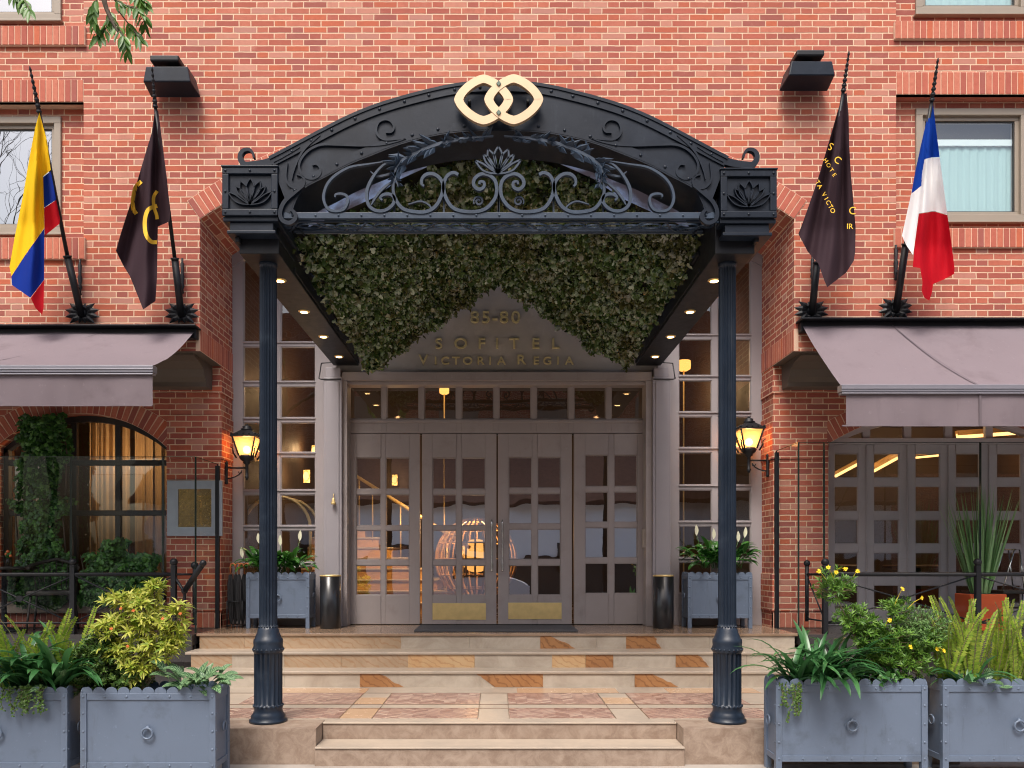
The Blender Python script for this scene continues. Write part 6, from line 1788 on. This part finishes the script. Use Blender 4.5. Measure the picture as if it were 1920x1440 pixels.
# ---- left edge planter
yp = YP + .16
fern(70, 1305, yp + .04, 26, .62, 21, 'yellow green sword fern standing in the leftmost planter', .30, .26)
fern(0, 1310, yp + .06, 8, .55, 22, 'yellow green sword fern cut by the left edge of the photo', .3, .12)
strap_plant(72, 1290, yp - .05, 74, .60, .046, 23, 'glossy strap leaved plant arching over the leftmost planter', .22, up=1.25, fwd=-.3)
def trailing(px0, px1, py, Y, n, drop, seed, lab, mat='l_creep', ls=.018):
    rg = random.Random(seed); o = plant('trailing_creeper', P((px0 + px1) / 2, py, Y), lab, 'creeper', 'trailing creepers hanging over the planters'); L = Leaves(); st_ = MB()
    for i in range(n):
        x = X(rg.uniform(px0, px1), Y); z = Z(py, Y); p = Vector((x, Y + rg.uniform(.0, .05), z)); pts = [p.copy()]
        ln = drop * rg.uniform(.35, 1.0); k = max(4, int(ln / .025)); y_out = Y - .035
        for j in range(k):
            t = j / k; tgt = y_out - rg.uniform(0, .02)
            p = p + Vector((rg.uniform(-.012, .012), (tgt - p.y) * .5, .012 if j < 1 else -ln / k)); pts.append(p.copy())
            for s in range(4): put_leaf(L, [(0, 0), (.4, .35), (.3, .8), (0, 1), (-.3, .8), (-.4, .35)], p + rv(rg) * .008, rv(rg) + Vector((0, -.3, -.3)), Vector((0, -1, .5)) + rv(rg) * .6, ls * rg.uniform(.7, 1.3), .2, rg)
        st_.tube(pts, .0016, 4, False)
    L.build('leaves', M[mat], o); st_.build('stem', M['twig'], o)
trailing(0, 85, 1292, YP + .0, 26, .22, 24, 'fine trailing creeper hanging over the front of the leftmost planter')
def zebra(px, py, Y, n, ln, wd, seed, lab, spread=.08, bias=0, up=.9):
    rg = random.Random(seed); o = plant('striped_leaf_plant', P(px, py, Y), lab, 'plant', 'striped leaved plants in the planters'); L = Leaves()
    for i in range(n):
        a = rg.uniform(0, 2 * math.pi); c = P(px, py, Y) + Vector((rg.uniform(-spread, spread), rg.uniform(-.05, .05), 0))
        d = Vector((math.cos(a) * .8 + bias, math.sin(a) * .6 - .25, up * rg.uniform(.5, 1.3))).normalized(); st_ = rg.uniform(.06, .18)
        blade(L, c, d, Vector((0, -.4, 1)), st_, .006, 2, .2, .1)
        q = c + d * st_
        blade(L, q, d + Vector((0, -.1, -.3)), Vector((0, -.7, 1)), ln * rg.uniform(.75, 1.15), wd * rg.uniform(.8, 1.1), 7, rg.uniform(.7, 1.5), .12, shape='lens')
    L.build('leaves', M['l_zebra'], o)
zebra(118, 1300, yp, 12, .17, .055, 31, 'striped leaved plant between the two left planters', .05, -.1, 1.2)
# ---- second planter
bush('round_shrub', [(185, 1245, 48, 52), (160, 1275, 30, 30), (235, 1275, 50, 28), (190, 1215, 34, 28)], yp, (200, 1305), 1000, 8, .034, .014, 41, 'l_shrub', 'small leaved dark green shrub beside the yellow green bush', droop=.3, dy=.13)
bush('yellow_green_bush', [(232, 1126, 36, 20), (290, 1104, 16, 20), (272, 1132, 30, 20), (210, 1180, 30, 26), (268, 1170, 46, 22), (334, 1150, 16, 22), (322, 1184, 28, 18), (222, 1222, 36, 20), (292, 1216, 44, 24), (262, 1254, 30, 24), (330, 1205, 24, 14)],
     yp - .02, (262, 1305), 360, 8, .074, .016, 42, 'l_yellow', 'yellow green variegated bush with orange flowers, tallest in its planter', droop=1.3, dy=.16, segs=3, flowers=('petal_orange', 'bell', [(227, 1141), (250, 1145), (338, 1151), (209, 1179), (240, 1212), (305, 1160)]), open_=1.0)
zebra(365, 1300, yp - .03, 40, .17, .058, 43, 'striped leaved plant spilling toward the left column', .13, .25, 1.0)
# ---- third planter
yq = YQ + .13
strap_plant(1535, 1286, yq - .03, 120, .56, .040, 51, 'broad clump of dark strap leaves closest to the right column', .22, up=1.2, fwd=-.3, bias=-.12)
trailing(1466, 1496, 1286, YQ, 9, .30, 52, 'thin creeper trailing down the corner of the planter by the right column')
bush('ground_ivy', [(1650, 1268, 48, 22), (1610, 1262, 24, 18)], yq - .04, (1645, 1292), 70, 4, .05, .04, 53, 'l_wallivy', 'low bright ivy tuft in front of the daisy bush', 'creeper', droop=1.0, dy=.10)
bush('daisy_bush', [(1565, 1100, 36, 32), (1600, 1160, 40, 28), (1680, 1140, 26, 24), (1625, 1190, 34, 26), (1665, 1195, 46, 32), (1700, 1235, 60, 34), (1650, 1232, 44, 26), (1735, 1205, 34, 30)],
     yq, (1635, 1292), 800, 9, .048, .011, 54, 'l_daisy', 'straggling bush with small yellow daisies, right of the steps', droop=.4, dy=.13,
     flowers=('petal_yellow', 'daisy', [(1535, 1071), (1553, 1064), (1568, 1073), (1585, 1067), (1608, 1071), (1692, 1104), (1728, 1121), (1668, 1163), (1707, 1213), (1757, 1217), (1769, 1220)]), open_=1.0)
bush('mound_shrub', [(1730, 1178, 50, 40), (1712, 1196, 34, 26)], yq + .04, (1720, 1290), 1100, 7, .022, .007, 55, 'l_mound', 'tight rounded fine leaved mound beside the daisy bush', droop=.2, dy=.14, shell=.4)
# ---- fourth planter
fern(1800, 1290, yq + .02, 26, .66, 61, 'tall sword fern at the left end of the right edge planter', .26, .14)
fern(1893, 1290, yq + .02, 26, .66, 62, 'tall sword fern cut by the right edge of the photo', .26, .14)
strap_plant(1812, 1292, yq - .06, 16, .40, .040, 63, 'few broad strap leaves leaning out of the fern planter', .05, up=1.1, fwd=-.35)
zebra(1848, 1296, yq - .08, 5, .13, .075, 64, 'single striped leaved plant low among the right ferns', .03, 0, .8)
# ---- peace lilies at the doors
def lily(px, py, Y, seed, lab, flw):
    rg = random.Random(seed); c = P(px, py, Y); o = plant('peace_lily', c, lab, 'plant', 'peace lilies beside the doors'); L = Leaves()
    for i in range(130):
        a = rg.uniform(0, 2 * math.pi); e = rg.uniform(.5, 2.6)
        d = Vector((math.cos(a) * 1.25, math.sin(a) * .7 - .1, e)).normalized(); s0 = c + Vector((rg.uniform(-.24, .24), rg.uniform(-.08, .08), 0)); st_ = rg.uniform(.08, .26)
        blade(L, s0, d, Vector((0, 0, 1)), st_, .008, 2, .3, .1)
        blade(L, s0 + d * st_ * .95, d + Vector((0, 0, -.25)), Vector((0, -.2, 1)), rg.uniform(.15, .24), rg.uniform(.055, .085), 5, rg.uniform(1.2, 2.6), .15, shape='lens')
    L.build('leaves', M['l_lily'], o)
    for fx, fy in flw:
        q = P(fx, fy, Y - .05); b = Leaves(); blade(b, q + Vector((0, 0, -.07)), Vector((rg.uniform(-.15, .15), -.1, 1)), Vector((0, -1, 0)), .13, .045, 5, .3, .3, shape='lens')
        ob = b.build('white_flower', M['petal_white'], o); MB().tube([c + Vector((q.x - c.x, 0, 0)) * .5, q + Vector((0, 0, -.07))], .003, 5).build('flower_stem', M['l_lily'], ob)
lily(520, 1078, 9.62, 71, 'leafy peace lily in the planter left of the doors', [(455, 1035), (486, 1008), (526, 1012), (562, 1003)])
lily(1350, 1066, 9.62, 72, 'leafy peace lily in the planter right of the doors', [(1306, 993), (1338, 1000), (1384, 1005), (1396, 997)])
# ---- spiky plant in the orange pot
YZ = 9.25; c = P(1838, 1113, YZ)
o = empty('orange_pot', (c.x, YZ, ZE), 'square orange pot on the right terrace holding the spiky plant', 'pot')
w = .21; MB().box(c.x - w, c.x + w, YZ - w + .05, YZ + w - .05, ZE, c.z).build('pot_body', M['terracotta'], o, bevel=.012)
MB().box(c.x - w + .03, c.x + w - .03, YZ - w + .08, YZ + w - .08, c.z, c.z + .004).build('soil', M['soil'], o)
o = plant('spiky_plant', (c.x, YZ, c.z), 'tall fan of stiff green spikes in the orange pot', 'plant'); L = Leaves(); rg = random.Random(77)
for i in range(130):
    a = rg.uniform(0, 2 * math.pi); rr0 = rg.random(); l = rg.uniform(.65, 1.32)
    d = Vector((math.cos(a) * .40 * rr0 ** .7, math.sin(a) * .22 * rr0, 1)); blade(L, c + Vector((math.cos(a) * .09 * rr0, math.sin(a) * .08 * rr0, .002)), d, Vector((math.cos(a), math.sin(a), .1)), l, rg.uniform(.028, .045), 5, .12, .3, shape='spike')
L.build('spikes', M['l_spike'], o)
# ---- ivy column and hedge in front of the arched window
def ivy_mass(name, lab, cat, boxes, n, seed, smin=.045, smax=.08):
    rg = random.Random(seed); x0, x1, z0, z1, y = boxes[0]
    o = plant(name, ((x0 + x1) / 2, y, z0), lab, cat); L = Leaves(); A = [(b_[1] - b_[0]) * (b_[3] - b_[2]) for b_ in boxes]; tA = sum(A)
    for (x0, x1, z0, z1, y), ar_ in zip(boxes, A):
        for i in range(int(n * ar_ / tA)):
            x = rg.uniform(x0, x1); z = rg.uniform(z0, z1); u = (x - (x0 + x1) / 2) / ((x1 - x0) / 2)
            wob = mn.noise(Vector((x * 4, seed, z * 4)))
            if abs(u) > .80 + .55 * wob: continue
            if z > z1 - .10 and mn.noise(Vector((x * 6, seed + 3, 0))) * .1 + z1 - .05 < z: continue
            p = Vector((x, y - .10 * math.sqrt(max(0, 1 - u * u)) - .16 * mn.noise(Vector((x * 7, seed, z * 7))) + rg.gauss(0, .035), z))
            put_leaf(L, IVY, p, Vector((rg.gauss(0, .5), -.25, -.7)) + rv(rg) * .5, Vector((u * .5, -1, .35)) + rv(rg) * .6, rg.uniform(smin, smax), .3, rg)
    L.build('foliage', M['l_wallivy'], o)
    b = MB()
    for (x0, x1, z0, z1, y) in boxes:
        for k in range(max(2, int((x1 - x0) / .09))):
            xx = x0 + (x1 - x0) * (k + .5) / max(2, int((x1 - x0) / .09)); b.tube([(xx, y + .02, z0 - .1), (xx + .03, y + .0, (z0 + z1) / 2), (xx - .02, y + .01, z1 - .08)], .010, 5)
    b.build('stems', M['bark'], o)
yi = 9.45
ivy_mass('ivy_column', 'column of ivy climbing in front of the arched window on the left', 'climbing plant', [(X(22, yi), X(140, yi), Z(1130, yi), Z(930, yi), yi), (X(35, yi), X(128, yi), Z(932, yi), Z(770, yi), yi)], 6000, 81, .035, .065)
ivy_mass('ivy_hedge', 'low ivy hedge under the arched window beside the brick pier', 'hedge', [(X(132, yi), X(308, yi), Z(1132, yi), Z(1028, yi), yi), (X(200, yi), X(245, yi), Z(1040, yi), Z(1005, yi), yi), (X(20, yi), X(140, yi), Z(1136, yi), Z(1080, yi), yi)], 6000, 82, .035, .065)

# ================================================================ street tree whose twig hangs into the top left
TB = Vector((-4.3, 4.0, ZG))
o = plant('street_tree', TB, 'street tree whose leafy twig hangs into the top left of the photo', 'tree'); b = MB(); L = Leaves(); rg = random.Random(91)
b.tube(catmull([TB, TB + Vector((.05, 0, 1.6)), TB + Vector((-.05, .1, 3.2)), TB + Vector((.1, .1, 5.2))], 5), [.13 - .005 * i for i in range(16)], 10)
YT = 4.2
hang = [(215, -60), (205, 0), (210, 30), (225, 60)]
main = catmull([TB + Vector((0, .1, 4.4)), TB + Vector((.9, .1, 5.0)), P(160, -120, YT), P(185, -40, YT), P(196, 5, YT), P(205, 30, YT), P(222, 62, YT)], 6)
b.tube(main, [.03 - .0007 * i for i in range(len(main))], 7)
def twig(pts):
    q = catmull([P(*p_, YT + rg.uniform(-.05, .05)) for p_ in pts], 4); b.tube(q, .0035, 5); return q
def lf(p, d, l=None): blade(L, p, d, Vector((0, -.8, .6)) + rv(rg) * .5, (l or rg.uniform(.055, .085)), rg.uniform(.020, .027), 5, rg.uniform(.3, 1.2), .22, shape='lens')
for tw_ in ([(190, -20), (175, 20), (180, 60)], [(196, 5), (215, 40), (235, 75), (240, 95)], [(200, -10), (235, 10), (262, 20), (272, 45)], [(205, 20), (200, 50), (185, 70)], [(222, 20), (245, 50), (262, 72)], [(190, -30), (225, -20), (255, -10), (270, 5)], [(10, -60), (25, -15), (40, 5)], [(20, -30), (45, 0), (56, 20)]):
    q = twig(tw_)
    for i in range(2, len(q), 1):
        for s in (-1, 1):
            d = (q[i] - q[i - 1]).normalized(); lf(q[i], Vector((s * rg.uniform(.2, 1.0), -.1, -rg.uniform(.2, 1.0))) + d * .8)
for k in range(60):
    a = rg.uniform(0, 6.28); r_ = rg.uniform(.4, 1.6); e = TB + Vector((r_ * math.cos(a) * .6 - 1.1, r_ * math.sin(a), rg.uniform(5.2, 7.6)))
    q = catmull([TB + Vector((0, .1, rg.uniform(4.0, 5.0))), (TB + Vector((0, 0, 5)) + e) / 2 + rv(rg) * .2, e], 4); b.tube(q, .012, 5)
    for j in range(14): rosette_leaves(L, e + rv(rg) * rg.uniform(0, .35), rv(rg), 5, .08, .028, rg, .5)
b.build('trunk', M['bark'], o); L.build('crown', M['l_tree'], o)

# ================================================================ across the street, seen only as reflections
oh = empty('opposite_house', (2, -14, 0), 'low white walled house with dark tiled roof across the street', 'house')
M['opp_white'] = pm('whitewashed_wall', (.80, .80, .82), .9, var=.04, spec=0.1); M['roof_tile'] = pm('roof_tiles', (.06, .035, .03), .9, var=.4, vs=6, spec=0.02)
MB().box(-14, 16, -14.5, -12.5, 1.7, 4.1).build('wall', M['opp_white'], oh); MB().box(-14, 16, -14.5, -12.45, 0, 1.7).build('plinth', M['bin'], oh)
b = MB(); b.add([(-14.5, -12.0, 4.0), (16.5, -12.0, 4.0), (16.5, -15.5, 6.3), (-14.5, -15.5, 6.3), (-14.5, -12.0, 3.85), (16.5, -12.0, 3.85), (16.5, -15.5, 6.15), (-14.5, -15.5, 6.15)], [(0, 1, 2, 3), (7, 6, 5, 4), (0, 4, 5, 1), (1, 5, 6, 2), (2, 6, 7, 3), (3, 7, 4, 0)])
b.build('roof', M['roof_tile'], oh)
for x in (-11, -7.5, -4, -.5, 3, 6.5, 10, 13.5):
    w_ = MB().box(x - .6, x + .6, -12.52, -12.45, .9, 2.3).build('window', M['win_dark'], oh); MB().quad((x - .5, -12.44, 1), (x + .5, -12.44, 1), (x + .5, -12.44, 2.2), (x - .5, -12.44, 2.2)).build('pane', M['glass_up'], w_)
ob_ = empty('opposite_apartments', (-10, -22, 0), 'tall brick apartment block standing behind the white house across the street', 'building')
MB().box(-16, 34, -26, -20, 0, 14).build('wall', M['brick'], ob_)
for i in range(9):
    for j in range(3): MB().box(-13 + i * 5, -11 + i * 5, -20.02, -19.9, 5.0 + j * 3, 6.7 + j * 3).build('window', M['win_frame'], ob_)
def bare_tree(x, y, h, seed, lab):
    o = plant('bare_tree', (x, y, 0), lab, 'tree', 'bare trees across the street'); rg = random.Random(seed); b = MB()
    def grow(p, d, l, r_, k):
        e = p + d * l; m_ = (p + e) / 2 + rv(rg) * l * .06; b.tube([p, m_, e], [r_, r_ * .85, r_ * .7], 6 if k < 3 else 4, False)
        if k == 7: return
        for i in range(2 if k else 3):
            nd = (d + rv(rg) * .65 + Vector((0, 0, .12))).normalized(); grow(p + d * l * (1 if i == 0 else rg.uniform(.6, 1)), nd, l * rg.uniform(.70, .88), r_ * .60, k + 1)
    grow(Vector((x, y, -.1)), Vector((0, 0, 1)), h * .25, h * .007, 0); b.build('trunk', M['bark'], o)
bare_tree(-15.5, -10.5, 20, 1, 'tall bare tree across the street mirrored in the left windows')
bare_tree(-18.0, -12.5, 22, 5, 'second bare tree across the street, farther along the pavement')
bare_tree(12, -9, 12, 3, 'bare tree across the street on the right')
# parked van in front of the white house, mirrored in the door glass
vn = empty('parked_van', (-1.5, -5.6, -.10), 'white van parked across the street, mirrored in the door glass', 'van')
M['van_white'] = pm('van_white_paint', (.7, .7, .72), .3, var=.03, coat=.4)
b = MB(); prof = [(-2.5, .35), (2.5, .35), (2.5, .95), (1.75, 1.15), (1.2, 1.95), (-2.35, 2.05), (-2.5, 1.9)]
b.prism_y([(x - 1.5, z - .1) for x, z in prof], -6.5, -4.7); b.build('body', M['van_white'], vn, bevel=.06)
b = MB(); b.prism_y([(x - 1.5, z - .1) for x, z in [(.2, 1.2), (1.5, 1.2), (1.05, 1.8), (.2, 1.85)]], -4.70, -4.685); b.build('side_window', M['win_dark'], vn)
for x in (-3.2, .1):
    for y in (-6.4, -4.85): MB().lathe([(.20, -.1), (.34, -.1), (.36, 0), (.34, .1), (.2, .1)], (x, y, .24), 24, axis='y').build('wheel', M['bin'], vn)
